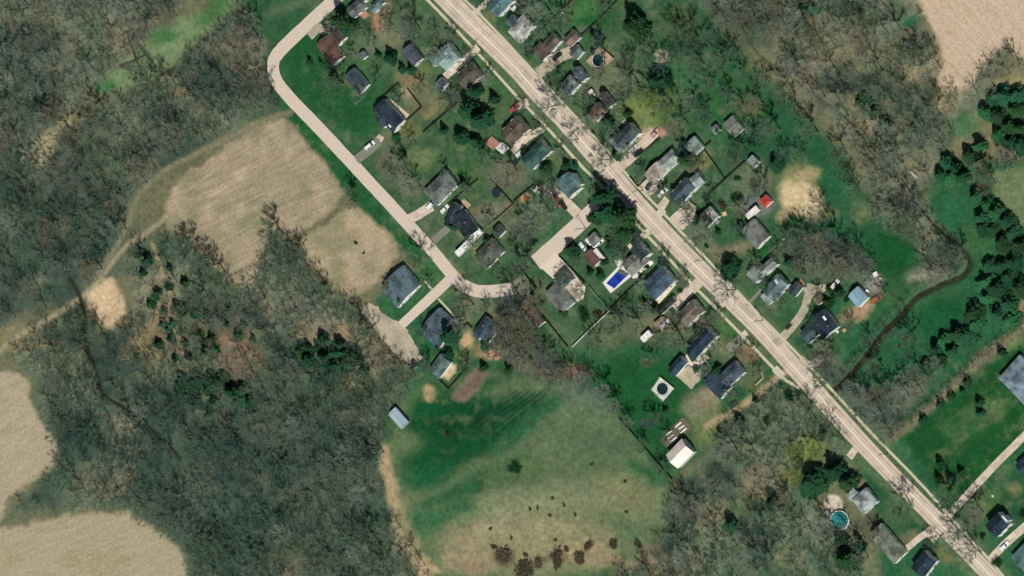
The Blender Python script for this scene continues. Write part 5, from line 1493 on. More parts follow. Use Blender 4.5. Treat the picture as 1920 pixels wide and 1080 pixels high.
PINES = [('grove of dark pines at the upper east edge', [(1862, 185), (1882, 182), (1905, 205), (1872, 218), (1892, 238), (1912, 240), (1850, 213), (1872, 255), (1895, 268), (1915, 275), (1905, 180)], 14),
         ('grove of dark pines between wood and pale eastern field', [(1775, 302), (1792, 316), (1764, 328), (1804, 332), (1815, 292), (1836, 274), (1785, 335), (1826, 290)], 12),
         ('dense row of pines along the pale eastern field', [(1832, 372), (1852, 385), (1868, 398), (1842, 408), (1886, 415), (1900, 440), (1862, 432), (1882, 456), (1845, 428), (1912, 462)], 15),
         ('dense row of pines below the pale eastern field', [(1855, 500), (1878, 500), (1900, 492), (1892, 520), (1912, 540), (1872, 542), (1850, 558), (1890, 570), (1870, 590), (1895, 602), (1826, 588), (1832, 608), (1816, 630), (1850, 530)], 15),
         ('group of dark pines beside the brown strip and eastern creek', [(1770, 640), (1782, 660), (1757, 655), (1792, 625), (1765, 675), (1740, 690)], 12),
         ('scattered cedars in the brown part of the creek wood', [(290, 560), (302, 580), (296, 600), (330, 602), (350, 612), (392, 602), (372, 632), (325, 640), (340, 660), (310, 615), (360, 590), (285, 540), (268, 520), (275, 575), (305, 540), (330, 570), (345, 585), (380, 615), (410, 590), (400, 625), (352, 640), (300, 640), (318, 668), (420, 610), (435, 630), (455, 610), (400, 655), (375, 660), (350, 565), (470, 630), (335, 525), (318, 500)], 8),
         ('patch of green cedars in the creek wood', [(345, 715), (370, 728), (392, 742), (420, 738), (406, 758), (440, 735), (360, 745), (430, 755), (380, 712), (415, 720), (450, 748), (395, 765), (345, 735), (372, 760), (460, 765), (400, 725)], 12),
         ('clump of dark cedars in the wood below the gravel lot', [(570, 650), (592, 640), (612, 642), (628, 662), (648, 655), (602, 668), (580, 682), (622, 685), (652, 690), (600, 702), (640, 640), (672, 690), (560, 670), (660, 672), (635, 700), (585, 660), (612, 660), (645, 672), (615, 702), (665, 655)], 12),
         ('loose scatter of conifers in the wood near the ploughed field', [(1505, 12), (1524, 18), (1640, 210), (1655, 225), (1612, 190), (1622, 185), (1665, 228)], 9)]
for desc, pp, r_ in PINES:
    for (x, y) in pp:
        if 'cedars' in desc:
            x, y = x + random.uniform(-13, 13), y + random.uniform(-11, 11)
        conifer(x, y, r_ * (random.uniform(.75, 1.7) if 'cedars' in desc else random.uniform(1.25, 1.75)), 'dark conifer in the ' + desc, 'spire' if r_ < 11 else 'broad', group=desc, m=random.choice(NEED), Hh=random.uniform(6, 9.5) if r_ >= 12 else random.uniform(4, 6))

for i, (x, y, r_) in enumerate([(943, 1041, 16), (984, 1070, 19), (1010, 1056, 9), (1045, 1043, 15), (1086, 1045, 12), (1103, 1022, 8), (1150, 1019, 9), (925, 1025, 6), (1195, 1018, 8), (985, 1040, 5), (1062, 1030, 6)]):
    shrub(x, y, r_, ['largest dark brown thicket at the foot of the meadow', 'brown thicket at the bottom edge of the meadow', 'brown thicket in the middle of the meadow foot', 'brown thicket left of the dark meadow hollow', 'dark low thicket in the meadow hollow', 'elongated brown shrub above the meadow hollow', 'dark shrub at the green hollow of the meadow', 'small brown shrub above the largest thicket', 'brown shrub at the wood end of the meadow foot', 'little shrub between two meadow thickets', 'little shrub right of the meadow thickets'][i], flat=.42)
for (x, y) in [(1008, 953), (1030, 966), (1057, 947), (1036, 934), (919, 992), (958, 1008), (1041, 1013), (994, 955), (1078, 965), (1110, 870), (1172, 903), (1175, 960)]:
    shrub(x, y, 3.4, 'low brown weed tuft dotted over the dry meadow', group='weed tufts dotted over the dry meadow', flat=.7)
shrub(966, 878, 13, 'dark brush heap alone in the middle of the meadow', True, flat=.6)
for i, (x, y, r_, g) in enumerate([(840, 815, 5, 0), (1355, 385, 8, 0), (1325, 372, 7, 1), (1383, 335, 6, 1), (1380, 372, 9, 1), (1212, 500, 6, 1), (1247, 485, 4, 1), (1275, 545, 6, 1), (1480, 612, 5, 0), (667, 455, 4, 1), (682, 475, 3, 1), (660, 350, 8, 1), (815, 230, 5, 1), (745, 262, 8, 1), (757, 285, 9, 1), (1000, 455, 8, 1), (968, 470, 7, 1), (1070, 560, 6, 1), (1095, 590, 12, 1), (1120, 590, 9, 0), (1325, 462, 5, 1), (1590, 560, 7, 1), (1560, 565, 12, 1), (1555, 540, 8, 1), (1480, 745, 12, 1), (1545, 815, 12, 1), (1440, 790, 10, 1), (1870, 1055, 10, 1), (1843, 1005, 6, 1), (1920, 965, 9, 1)]):
    where = ['beside the dark rows of the meadow', 'behind the small mottled house', 'above the mottled white roof', 'beside the pale garden shed', 'dark square bush on the fenced lawn', 'beside the blue pool house', 'on the lawn by the footpath', 'between blue slate house and drive', 'in the front lawn by the curved drive', 'on the hay field', 'low on the hay field', 'on the verge of the side street', 'at the garden fence crossing', 'hedge start by the side street', 'hedge end by the side street', 'beside the road stub corner', 'by the summerhouse lawn', 'beside the grey L-shaped house drive', 'below the grey L-shaped house', 'by the long diagonal fence', 'on the lawn under the spreading tree', 'beside the blue metal workshop', 'large bush left of the blue metal workshop', 'at the end of the gravel turning spot', 'at the road edge of the bare wood', 'under the yellow-green tree', 'beside the dirt lane', 'at the white car drive', 'in front of the black two-storey house', 'at the east edge near the long drive'][i]
    shrub(x, y, r_, ('green bush ' if g else 'brown bush ') + where, bool(g))

# ------------------------------------------------------------------ pools, decks, beds
mdeckw = mat('deck_white', srgb(226, 222, 208), .7, .06)
mdeckt = mat('deck_tan', srgb(190, 160, 128), .85, .15, 2.0)
mdeckr = mat('deck_red', srgb(176, 130, 108), .85, .18, 2.0)


def px_poly(pts, z):
    return [G(x, y, z) for x, y in pts]


def round_pool(px, py, rpx, label, water, deck=None, deckm=None, wall=1.25):
    p = G(px, py, wall)
    t = thing('swimming_pool', label, 'pool', (p.x, p.y, 0))
    r = rpx * S
    n = 28
    ring = lambda rr, z: [(rr * math.cos(2 * math.pi * i / n), rr * math.sin(2 * math.pi * i / n), z) for i in range(n)]
    b = MB()
    V = ring(r + .08, 0) + ring(r + .08, wall) + ring(r - .06, wall) + ring(r - .06, .2)
    b.mesh(V, [(k * n + i, k * n + (i + 1) % n, (k + 1) * n + (i + 1) % n, (k + 1) * n + i) for k in range(3) for i in range(n)])
    b.build('pool_wall', mat('pool_liner', (0.45, .47, .46), .6, .06), t)
    MB().poly(ring(r - .05, wall - .25)).build('water', water, t)
    rim = MB()
    V = ring(r - .12, wall + .01) + ring(r + .14, wall + .01) + ring(r + .14, wall + .06) + ring(r - .12, wall + .06)
    rim.mesh(V, [(k * n + i, k * n + (i + 1) % n, ((k + 1) % 4) * n + (i + 1) % n, ((k + 1) % 4) * n + i) for k in range(4) for i in range(n)])
    rim.build('rim', mtrim, t)
    if deck:
        # boards of the deck round the pool, each cut off where the water is
        A, B, C, D = px_poly(deck, wall)
        nb = 16
        for k in range(nb):
            f0, f1 = (k + .04) / nb, (k + .96) / nb
            a0, a1, b0, b1 = A.lerp(B, f0), A.lerp(B, f1), D.lerp(C, f0), D.lerp(C, f1)
            am, bm_ = (a0 + a1) / 2, (b0 + b1) / 2
            d = (bm_ - am)
            L = d.length
            d.normalize()
            w = Vector((p.x, p.y, wall)) - am
            s = w.dot(d)
            h2 = (r + .35) ** 2 - (w - d * s).length_squared
            spans = [(0, L)]
            if h2 > 0:
                q = math.sqrt(h2)
                spans = [(0, max(0, s - q)), (min(L, s + q), L)]
            for s0, s1 in spans:
                if s1 - s0 < .25:
                    continue
                e0, e1 = a0 + (b0 - a0) * (s0 / L), a1 + (b1 - a1) * (s0 / L)
                g0, g1 = a0 + (b0 - a0) * (s1 / L), a1 + (b1 - a1) * (s1 / L)
                MB().prism([(v_.x - p.x, v_.y - p.y) for v_ in (e0, e1, g1, g0)], wall - .12, wall - .02).build('deck_board', deckm, t)
        for q in (A, B, C, D):
            MB().tube((q.x - p.x, q.y - p.y, 0), (q.x - p.x, q.y - p.y, wall + .9), .06, .06, 6, True).build('post', deckm, t)
        for q, w in ((A, B), (B, C), (C, D), (D, A)):
            MB().tube((q.x - p.x, q.y - p.y, wall + .85), (w.x - p.x, w.y - p.y, wall + .85), .05, .05, 4).build('rail', deckm, t)
    return t


wdark = mat('pool_cover_dark', srgb(28, 44, 46), .35, .3, .4)
round_pool(1121, 113, 12, 'dark round pool set in a square tan deck', wdark, [(1099, 115), (1125, 86), (1151, 110), (1122, 134)], mdeckt)
round_pool(1242, 729, 12, 'dark round pool with a pale deck on the lawn by the navy garage', wdark, [(1222, 731), (1238, 707), (1264, 728), (1243, 752)], mdeckw)
round_pool(1574, 976, 18, 'large teal round pool beside the white and teal house', mat('pool_teal', srgb(52, 128, 124), .1, .2, .3), wall=1.1)
# in-ground pool
pz = G(1158, 522)
t = thing('swimming_pool', 'deep blue rectangular pool with a white surround behind the mottled roof', 'pool', (pz.x, pz.y, 0))
rl = lambda pts, z: [(v_.x - pz.x, v_.y - pz.y) for v_ in px_poly(pts, z)]
MB().prism(rl([(1137, 531), (1163, 503), (1180, 513), (1152, 541)][::-1], 0), .02, .10).build('water', mat('pool_blue', srgb(38, 66, 160), .08, .25, .5, second=srgb(28, 44, 130), s_scale=.4), t)
outer, inner = [(1130, 530), (1164, 495), (1190, 513), (1145, 550)], [(1137, 531), (1163, 503), (1180, 513), (1152, 541)]
for i in range(4):
    j = (i + 1) % 4
    MB().prism(rl([outer[i], outer[j], inner[j], inner[i]][::-1], 0), .0, .16).build('surround', mdeckw, t)
mcover = mat('cover_tarp', srgb(88, 92, 86), .6, .2)
MB().prism(rl([(1163, 503), (1180, 513), (1175, 519), (1157, 510)][::-1], 0), .10, .19).build('cover', mcover, t)
tag(slab([(1153, 488), (1165, 484), (1170, 492), (1158, 500)], .14, mdeckw, 'patio', 'pale square patio between mottled house and blue pool', thick=.16), None)
tag(slab([(1186, 514), (1222, 488), (1226, 494), (1200, 513), (1196, 522), (1186, 522)], .09, mdeckw, 'patio', 'white paved strip along the mottled house', thick=.1), None)
tag(slab([(1228, 558), (1262, 528), (1268, 533), (1236, 570), (1229, 566)], .09, mat('porch_pale', srgb(216, 200, 178), .8, .1), 'patio', 'pale porch strip along the blue slate house', thick=.1), None)


def deck(label, pts, z, m, n=10, name='deck'):
    A, B, C, D = px_poly(pts, z)
    c = (A + B + C + D) / 4
    t = thing(name, label, 'deck', (c.x, c.y, 0))
    for k in range(n):
        f0, f1 = (k + .05) / n, (k + .95) / n
        q = [A.lerp(B, f0), A.lerp(B, f1), D.lerp(C, f1), D.lerp(C, f0)]
        MB().prism([(v_.x - c.x, v_.y - c.y) for v_ in q][::-1], z - .08, z).build('board', m, t)
    for q in (A, B, C, D):
        v_ = c.lerp(q, .92)
        MB().tube((v_.x - c.x, v_.y - c.y, 0), (v_.x - c.x, v_.y - c.y, z - .08), .07, .07, 6).build('post', m, t)
    return t


deck('reddish wooden deck with steps behind the taupe roofed house', [(909, 268), (922, 255), (938, 268), (925, 282)], .7, mdeckr)
deck('pale wooden deck beside the reddish one', [(927, 277), (941, 266), (956, 278), (942, 289)], .5, mdeckw, 8)
deck('tan deck behind the long side wing of the black roofed house', [(864, 378), (870, 372), (884, 384), (876, 391)], .4, mdeckt, 8)
deck('pink brick terrace beside the grey house at the top edge', [(672, 26), (683, 17), (694, 28), (683, 36)], .25, mdeckr, 8)
deck('weathered deck behind the grey L-shaped house', [(1056, 545), (1068, 532), (1082, 546), (1074, 560)], .4, mat('deck_grey', srgb(186, 168, 146), .85, .15, 2), 10)
deck('tan landing behind the small black shed', [(1496, 528), (1502, 522), (1509, 532), (1505, 539)], .3, mdeckr, 6)

# raised beds
pb = G(1262, 812)
mbed = mat('bed_timber', srgb(112, 108, 88), .9, .2, 1.5)
mtun = mat('tunnel_film', srgb(232, 228, 206), .5, .06)
for gi, (lab, frame, strips) in enumerate([
    ('upper timber garden bed frame with three white row covers', [(1261, 800), (1281, 781), (1299, 801), (1278, 819)], [((1266, 801), (1277, 791)), ((1273, 804), (1283, 797)), ((1276, 812), (1287, 802))]),
    ('lower timber garden bed frame with three white row covers', [(1238, 825), (1261, 801), (1277, 818), (1253, 842)], [((1248, 816), (1260, 807)), ((1252, 822), (1262, 815)), ((1257, 828), (1269, 819))])]):
    A, B, C, D = px_poly(frame, .3)
    c = (A + B + C + D) / 4
    t = thing('garden_bed', lab, 'garden bed', (c.x, c.y, 0))
    MB().prism([(v_.x - c.x, v_.y - c.y) for v_ in (D, C, B, A)], 0, .14).build('soil', mat('bed_soil', srgb(104, 100, 84), .95, .2, 1), t)
    for q, w in ((A, B), (B, C), (C, D), (D, A)):
        d = (w - q).normalized()
        n_ = Vector((-d.y, d.x, 0)) * .09
        MB().prism([(v_.x - c.x, v_.y - c.y) for v_ in (q - n_, w - n_, w + n_, q + n_)], 0, .42).build('board', mbed, t)
    for a, b_ in strips:
        a, b_ = G(*a, .4) - c, G(*b_, .4) - c
        a.z = b_.z = .2
        k = MB()
        d = (b_ - a).normalized()
        n_ = Vector((-d.y, d.x, 0))
        ar = [(math.cos(q) * .36, math.sin(q) * .42) for q in np.linspace(0, math.pi, 7)]
        V = [p_ + n_ * x + Vector((0, 0, z)) for p_ in (a, b_) for x, z in ar]
        k.mesh(V, [(i, i + 1, i + 8, i + 7) for i in range(6)] + [tuple(range(7)), tuple(range(7, 14))[::-1]])
        k.build('row_cover', mtun, t)


def trampoline(px, py, rpx, label):
    p = G(px, py, .9)
    t = thing('trampoline', label, 'trampoline', (p.x, p.y, 0))
    r = rpx * S
    n = 20
    ring = lambda rr, z: [(rr * math.cos(2 * math.pi * i / n), rr * math.sin(2 * math.pi * i / n), z) for i in range(n)]
    MB().poly(ring(r * .88, .88)).build('bouncing_mat', mat('trampoline_mat', srgb(26, 36, 46), .7, .15), t)
    MB().mesh(ring(r * .86, .92) + ring(r, .92) + ring(r, .84), [(i, (i + 1) % n, n + (i + 1) % n, n + i) for i in range(n)] + [(n + i, n + (i + 1) % n, 2 * n + (i + 1) % n, 2 * n + i) for i in range(n)]).build('pad', mat('trampoline_pad', srgb(36, 56, 76), .6, .1), t)
    for i in range(6):
        a = math.pi * i / 3
        MB().tube((r * .95 * math.cos(a), r * .95 * math.sin(a), 0), (r * .95 * math.cos(a), r * .95 * math.sin(a), .9), .04, .04, 6).build('leg', mvent, t)


trampoline(1120, 67, 8, 'dark round trampoline on the lawn above the square pool deck')
trampoline(930, 362, 9, 'navy round trampoline in the fenced lawn left of the corner')

# ------------------------------------------------------------------ fences
mfence = {'dark': mat('fence_dark', srgb(74, 68, 56), .9, .2), 'white': mat('fence_white', srgb(224, 222, 210), .7, .06), 'wood': mat('fence_wood', srgb(150, 130, 104), .9, .2)}
FP = {}
for k, m in mfence.items():
    f = MB()
    for i in range(14):
        x = -1.15 + i * 2.3 / 14
        f.box((x, -.02, .08), (x + 2.3 / 14 - .02, .02, 1.5))
    f.box((-1.2, .02, .4), (1.2, .07, .5)).box((-1.2, .02, 1.15), (1.2, .07, 1.25))
    FP[k] = (f.data('fence_panel', m), MB().box((-.06, -.06, 0), (.06, .06, 1.65)).data('fence_post', m))
for lab, k, pts in [
    ('board fence above the patio of the black roofed house', 'dark', [(720, 182), (747, 158)]),
    ('board fence running down from the dark conifer to the gardens', 'dark', [(765, 165), (778, 182), (791, 199)]),
    ('board fence from the patio to the garden crossing', 'dark', [(763, 228), (791, 202)]),
    ('long board fence across the middle gardens', 'dark', [(795, 249), (826, 222), (858, 194)]),
    ('board fence behind the large grey hip roof', 'dark', [(842, 384), (870, 360), (897, 337)]),
    ('board fence beside the navy trampoline', 'dark', [(920, 334), (942, 358), (963, 381)]),
    ('board fence on the lawn west of the orange play spot', 'dark', [(964, 379), (984, 362), (1002, 347)]),
    ('board fence from the black roofed house to the summerhouse lawn', 'wood', [(908, 431), (935, 410), (962, 386)]),
    ('long fence between the near white house and the L-shaped one', 'wood', [(1005, 72), (1022, 52), (1042, 34), (1075, 2)]),
    ('long dark fence behind the pinkish brown garage', 'dark', [(1092, 67), (1128, 34), (1164, -4)]),
    ('dark fence between sandy drive and lawn', 'dark', [(1198, 293), (1218, 277), (1239, 260)]),
    ('dark fence around the lawn beside the pinkish house', 'dark', [(1182, 330), (1198, 350), (1218, 330)]),
    ('dark fence from the mottled garage down the back lawn', 'dark', [(1322, 280), (1342, 307), (1361, 336)]),
    ('dark fence from the back lawn to the pale garden shed', 'dark', [(1330, 366), (1362, 336), (1398, 303)]),
    ('short dark fence beside the mottled garage', 'dark', [(1320, 278), (1334, 266)]),
    ('dark fence between new concrete drive and rusty cottage lawn', 'dark', [(1050, 480), (1074, 504), (1098, 529)]),
    ('white fence from the blue pool lawn down to the corner', 'white', [(1107, 538), (1126, 560), (1144, 583)]),
    ('dark fence from the fence corner up to the blue slate house', 'dark', [(1146, 580), (1174, 551), (1203, 523)]),
    ('pale fence running south-west from the fence corner', 'white', [(1143, 584), (1110, 615), (1075, 650)]),
    ('dark fence beside the bluish bare tree', 'dark', [(974, 497), (989, 517), (1004, 537)]),
    ('long dark fence beside the brown roofed strip', 'dark', [(992, 556), (1028, 602), (1066, 650)]),
    ('long dark fence between the meadow and the barn lawn', 'dark', [(1162, 783), (1195, 820), (1230, 862), (1262, 898)]),
    ('dark fence around the sand patch garden', 'dark', [(824, 711), (843, 729), (876, 692)]),
    ('dark fence beside the navy house brown yard', 'dark', [(862, 624), (878, 606), (886, 614)]),
    ('white fence below the teal pool', 'white', [(1574, 997), (1592, 980)]),
    ('white picket strip along the lane beside the rear-winged house', 'white', [(1418, 722), (1432, 708), (1430, 697)]),
    ('dark fence left of the long navy roof', 'dark', [(1262, 603), (1276, 622), (1286, 645)]),
]:
    P = [G(x, y, 0) for x, y in pts]
    t = thing('fence', k + ' ' + lab if not lab.startswith(('dark', 'white', 'long dark', 'short dark', 'pale')) else lab, 'fence', P[0])
    first = True
    for a, b_ in zip(P[:-1], P[1:]):
        d = b_ - a
        n = max(1, round(d.length / 2.4))
        for i in range(n):
            p = a + d * ((i + .5) / n) - P[0]
            o = link('panel', FP[k][0], t, p)
            o.rotation_euler = (0, 0, math.atan2(d.y, d.x))
            o.scale = (d.length / n / 2.4, 1, 1)
            link('post', FP[k][1], t, a + d * (i / n) - P[0])
    link('post', FP[k][1], t, P[-1] - P[0])

# ------------------------------------------------------------------ utility poles and the lattice pylon
mpole = mat('pole_wood', srgb(96, 80, 64), .95, .2, 2)
_pm = MB().tube((0, 0, 0), (0, 0, 9.5), .16, .11, 8, True).data('pole_shaft', mpole)
_pa = MB().box((-1.2, -.06, 8.7), (1.2, .06, 8.84)).data('cross_arm', mpole)
_pi = MB().tube((0, 0, 8.84), (0, 0, 9.02), .05, .03, 6, True).data('insulator', mvent)
for (x, y, lab) in [(1017, 238, 'wooden utility pole beside the drive of the taupe house'), (1098, 428, 'wooden utility pole beside the road stub'), (1432, 600, 'wooden utility pole on the north footpath near the teal-grey house'), (906, 100, 'wooden utility pole beside the pale green house drive'), (1206, 357, 'wooden utility pole on the verge opposite the tall pines'), (1322, 487, 'wooden utility pole on the north verge near the spreading tree'), (1545, 722, 'wooden utility pole at the footpath near the eastern creek'), (1665, 850, 'wooden utility pole on the verge beside the eastern lawn'), (1778, 968, 'wooden utility pole at the end of the straight drive')]:
    p = G(x, y)
    t = thing('utility_pole', lab, 'pole', p, math.radians(45), 'utility poles along the streets')
    link('shaft', _pm, t)
    link('cross_arm', _pa, t)
    for dx in (-1.05, -.4, .4, 1.05):
        link('insulator', _pi, t, (dx, 0, 0))

p = G(274, 121)
t = thing('power_pylon', 'grey lattice power pylon standing in the long green clearing', 'pylon', p, math.radians(30))
mpy = mat('pylon_steel', srgb(96, 98, 92), .6, .1, metallic=.3)
Hp = 23.0
hw = lambda z: 3.1 * (1 - z / Hp) ** 1.15 + .42
for sx in (-1, 1):
    for sy in (-1, 1):
        b = MB()
        for k in range(8):
            z0, z1 = Hp * k / 8, Hp * (k + 1) / 8
            b.tube((sx * hw(z0), sy * hw(z0), z0), (sx * hw(z1), sy * hw(z1), z1), .14, .12, 4)
        b.build('leg', mpy, t)
b = MB()
for k in range(8):
    z0, z1 = Hp * k / 8, Hp * (k + 1) / 8
    for i in range(4):
        c4 = [(-1, -1), (1, -1), (1, 1), (-1, 1)]
        a, c = c4[i], c4[(i + 1) % 4]
        b.tube((a[0] * hw(z0), a[1] * hw(z0), z0), (c[0] * hw(z1), c[1] * hw(z1), z1), .07, .07, 3)
        b.tube((c[0] * hw(z0), c[1] * hw(z0), z0), (a[0] * hw(z1), a[1] * hw(z1), z1), .07, .07, 3)
        b.tube((a[0] * hw(z1), a[1] * hw(z1), z1), (c[0] * hw(z1), c[1] * hw(z1), z1), .06, .06, 3)
b.build('bracing', mpy, t)
for z in (16.5, 19.5, 22.5):
    b = MB()
    L = 4.6 if z == 19.5 else 3.6
    for s in (-1, 1):
        b.tube((0, 0, z + .8), (s * L, 0, z), .09, .06, 4).tube((s * .4, .4, z - .2), (s * L, 0, z), .08, .06, 4).tube((s * .4, -.4, z - .2), (s * L, 0, z), .08, .06, 4)
    b.build('cross_arm', mpy, t)

# ------------------------------------------------------------------ vehicles
mtyre = mat('tyre', (0.02, .02, .02), .9, .1)
mglass = mat('car_glass', (0.015, .02, .025), .08, .05, spec=.6)
mlamp = mat('lamp_lens', (.7, .7, .65), .2, .02)
_wh = MB().tube((0, -.11, 0), (0, .11, 0), .33, .33, 14, True).data('wheel', mtyre)
_rim = MB().tube((0, -.118, 0), (0, .118, 0), .19, .19, 10, True).data('rim', mvent)
_lamp = MB().box((-.04, -.18, -.07), (.04, .18, .07)).data('headlight', mlamp)


def loft(b, prof, halfs):
    """side profile points (x, z) pushed out to half widths"""
    n = len(prof)
    V = [(x, -h_, z) for (x, z), h_ in zip(prof, halfs)] + [(x, h_, z) for (x, z), h_ in zip(prof, halfs)]
    b.mesh(V, [tuple(range(n)), tuple(range(n, 2 * n))[::-1]] + [((i + 1) % n, i, i + n, (i + 1) % n + n) for i in range(n)])


def car(px, py, deg, label, rgb, kind='car', cat=None):
    """deg: heading on the photo, counter-clockwise from east"""
    p = G(px, py, .7)
    t = thing({'car': 'parked_car', 'suv': 'parked_car', 'pickup': 'pickup_truck', 'van': 'van'}[kind], label, cat or {'car': 'car', 'suv': 'car', 'pickup': 'truck', 'van': 'van'}[kind], (p.x, p.y, 0), math.radians(deg))
    m = mat('paint_%d_%d_%d' % rgb, srgb(*rgb), .25, .03, spec=.5)
    b = MB()
    L = {'car': 2.3, 'suv': 2.4, 'pickup': 2.75, 'van': 2.6}[kind]
    zb = .95 if kind != 'van' else 1.1
    loft(b, [(-L, .35), (L, .35), (L + .02, .62), (L - .3, zb - .12), (L - 1.3, zb), (-L + .3, zb), (-L, zb - .15)], [.78, .78, .84, .86, .88, .88, .82])
    if kind == 'pickup':
        for s in (-1, 1):
            b.box((-L + .1, s * .84 - .05, zb - .01), (-.35, s * .84 + .05, zb + .22))
        b.box((-L + .05, -.84, zb - .01), (-L + .14, .84, zb + .22))
    b.build('body', m, t)
    c0, c1, top = {'car': (-1.5, .95, 1.42), 'suv': (-2.2, 1.0, 1.7), 'pickup': (-.35, 1.35, 1.75), 'van': (-2.5, 1.5, 2.05)}[kind]
    g = MB()
    loft(g, [(c0, zb - .01), (c1, zb - .01), (c1 - .6, top - .06), (c0 + .35, top - .06)], [.82, .82, .66, .66])
    g.build('windows', mglass, t)
    r = MB()
    loft(r, [(c0 + .25, top - .06), (c1 - .5, top - .06), (c1 - .7, top), (c0 + .5, top)], [.70, .70, .6, .6])
    r.build('cabin_roof', m, t)
    for x in (-L * .62, L * .62):
        for s in (-1, 1):
            w = link('wheel', _wh, t, (x, s * .80, .33))
            link('rim', _rim, w)
    for s in (-1, 1):
        link('headlight', _lamp, t, (L - .04, s * .55, .66))
    return t


car(1046, 376, -58, 'bright red pickup parked beside the teal corner house', (196, 62, 54), 'pickup')
car(1056, 384, -58, 'black car parked half behind the red pickup', (36, 34, 38), 'suv')
car(964, 203, 40, 'red car parked on the short drive south of the main road', (182, 76, 66), 'car')
car(694, 273, 38, 'white car parked on the grey drive beside the side street', (236, 236, 232), 'van')
car(612, 53, -58, 'black pickup parked in front of the brown two-part house', (34, 36, 34), 'pickup')
car(977, 286, 42, 'white pickup parked behind the dark green roofed house', (228, 230, 230), 'pickup')
car(1045, 106, 45, 'black car parked beside the brown L-shaped house', (40, 40, 38), 'suv')
car(1187, 279, 42, 'silver car parked near the charcoal house front', (196, 198, 196), 'car')
car(1197, 287, 35, 'black car parked on the sandy drive', (34, 38, 42), 'suv')
car(1218, 348, 50, 'dark green car parked on the pinkish drive', (40, 56, 52), 'car')
car(1243, 361, 42, 'white van parked beside the dark slate duplex', (240, 236, 228), 'van')
car(1094, 463, -45, 'white car parked outside the rusty brown cottage', (236, 238, 240), 'car')
car(1108, 456, -40, 'white pickup parked nearest the tall pines', (230, 232, 232), 'pickup')
car(1123, 456, 40, 'white van parked beside the flat grey garage', (238, 236, 230), 'van')
car(1884, 1024, 45, 'white car parked on the drive beside the black two-storey house', (238, 240, 240), 'car')
car(1246, 608, 45, 'white pickup parked beside the brown lean-to', (230, 230, 228), 'pickup')
car(1644, 560, 32, 'orange and cream truck parked east of the blue metal workshop', (168, 92, 50), 'pickup')
car(1566, 533, 50, 'white vehicle with black bumper among the thicket', (226, 224, 210), 'suv')
car(809, 384, 45, 'white pickup parked beside the large grey hip roof', (232, 234, 232), 'pickup')
car(967, 13, 42, 'silver car parked behind the near white roof', (206, 206, 198), 'car')
car(834, 392, 45, 'white car parked between grey and black roofed houses', (228, 230, 228), 'car')
car(1228, 250, 45, 'dusty pink car at the end of the sandy drive', (196, 152, 138), 'car')
car(1340, 410, -45, 'grey car tucked behind the mottled white roof', (128, 128, 124), 'car')


def caravan(px, py, deg, L, label, rgb=(236, 232, 222)):
    p = G(px, py, 1.6)
    t = thing('caravan', label, 'caravan', (p.x, p.y, 0), math.radians(deg))
    m = mat('caravan_%d_%d_%d' % rgb, srgb(*rgb), .4, .05)
    b = MB()
    h_ = L / 2
    loft(b, [(-h_, .5), (h_, .5), (h_, 2.5), (h_ - .3, 2.85), (-h_ + .2, 2.85), (-h_, 2.6)], [1.2] * 6)
    b.build('body', m, t)
    for x in (-.5, .5):
        for s in (-1, 1):
            link('wheel', _wh, t, (x, s * 1.1, .33))
    MB().tube((h_, -.5, .5), (h_ + 1.1, 0, .45), .05, .05, 5).tube((h_, .5, .5), (h_ + 1.1, 0, .45), .05, .05, 5).build('drawbar', mvent, t)
    for x in (-h_ * .4, h_ * .35):
        MB().box((x - .22, -.22, 2.85), (x + .22, .22, 2.97)).build('roof_vent', mvent, t)
    for s in (-1, 1):
        MB().box((-h_ * .3, s * 1.2 - .02, 1.5), (h_ * .2, s * 1.2 + .02, 2.1)).build('window', mglass, t)
    return t


caravan(870, 465, 42, 8.2, 'long white caravan on the lawn below the black roofed house')
caravan(893, 441, 42, 6.6, 'white caravan tight against the black roofed house')
caravan(1124, 477, -48, 5.6, 'cream caravan beside the rusty brown cottage', (222, 218, 206))
caravan(1213, 630, 42, 5.2, 'white trailer under the bare tree below the brown lean-to')

# small craft and scattered objects
mboat = mat('boat_hull', srgb(238, 236, 230), .35, .05)


def boat(px, py, deg, L, label, m, name='boat', wid=.26):
    p = G(px, py, .5)
    t = thing(name, label, name, (p.x, p.y, 0), math.radians(deg))
    n = 9
    top, bot, inn = [], [], []
    for i in range(n):
        f = i / (n - 1)
        w = L * wid * math.sin(math.pi * min(1, .14 + f * .86)) ** .6 * (1 if f < .98 else .1)
        x = (.5 - f) * L
        top.append((x, w / 2))
        bot.append((x * .9, w * .28))
    b = MB()
    V = [(x, y, .75) for x, y in top] + [(x, -y, .75) for x, y in top] + [(x, y, .12) for x, y in bot] + [(x, -y, .12) for x, y in bot]
    F = []
    for i in range(n - 1):
        F += [(i, i + 1, 2 * n + i + 1, 2 * n + i), (n + i + 1, n + i, 3 * n + i, 3 * n + i + 1), (2 * n + i, 2 * n + i + 1, 3 * n + i + 1, 3 * n + i)]
    F += [(0, 2 * n, 3 * n, n), (n - 1, 2 * n - 1, 4 * n - 1, 3 * n - 1)]
    b.mesh(V, F)
    b.build('hull', m, t)
    MB().poly([(x * .93, y * .86, .5) for x, y in top] + [(x * .93, -y * .86, .5) for x, y in top[::-1]]).build('deck', mat('boat_deck_' + name, srgb(180, 176, 150), .6, .1), t)
    for f in (-.15, .2):
        MB().box((f * L - .12, -L * wid * .4, .5), (f * L + .12, L * wid * .4, .62)).build('seat', mvent, t)
    return t


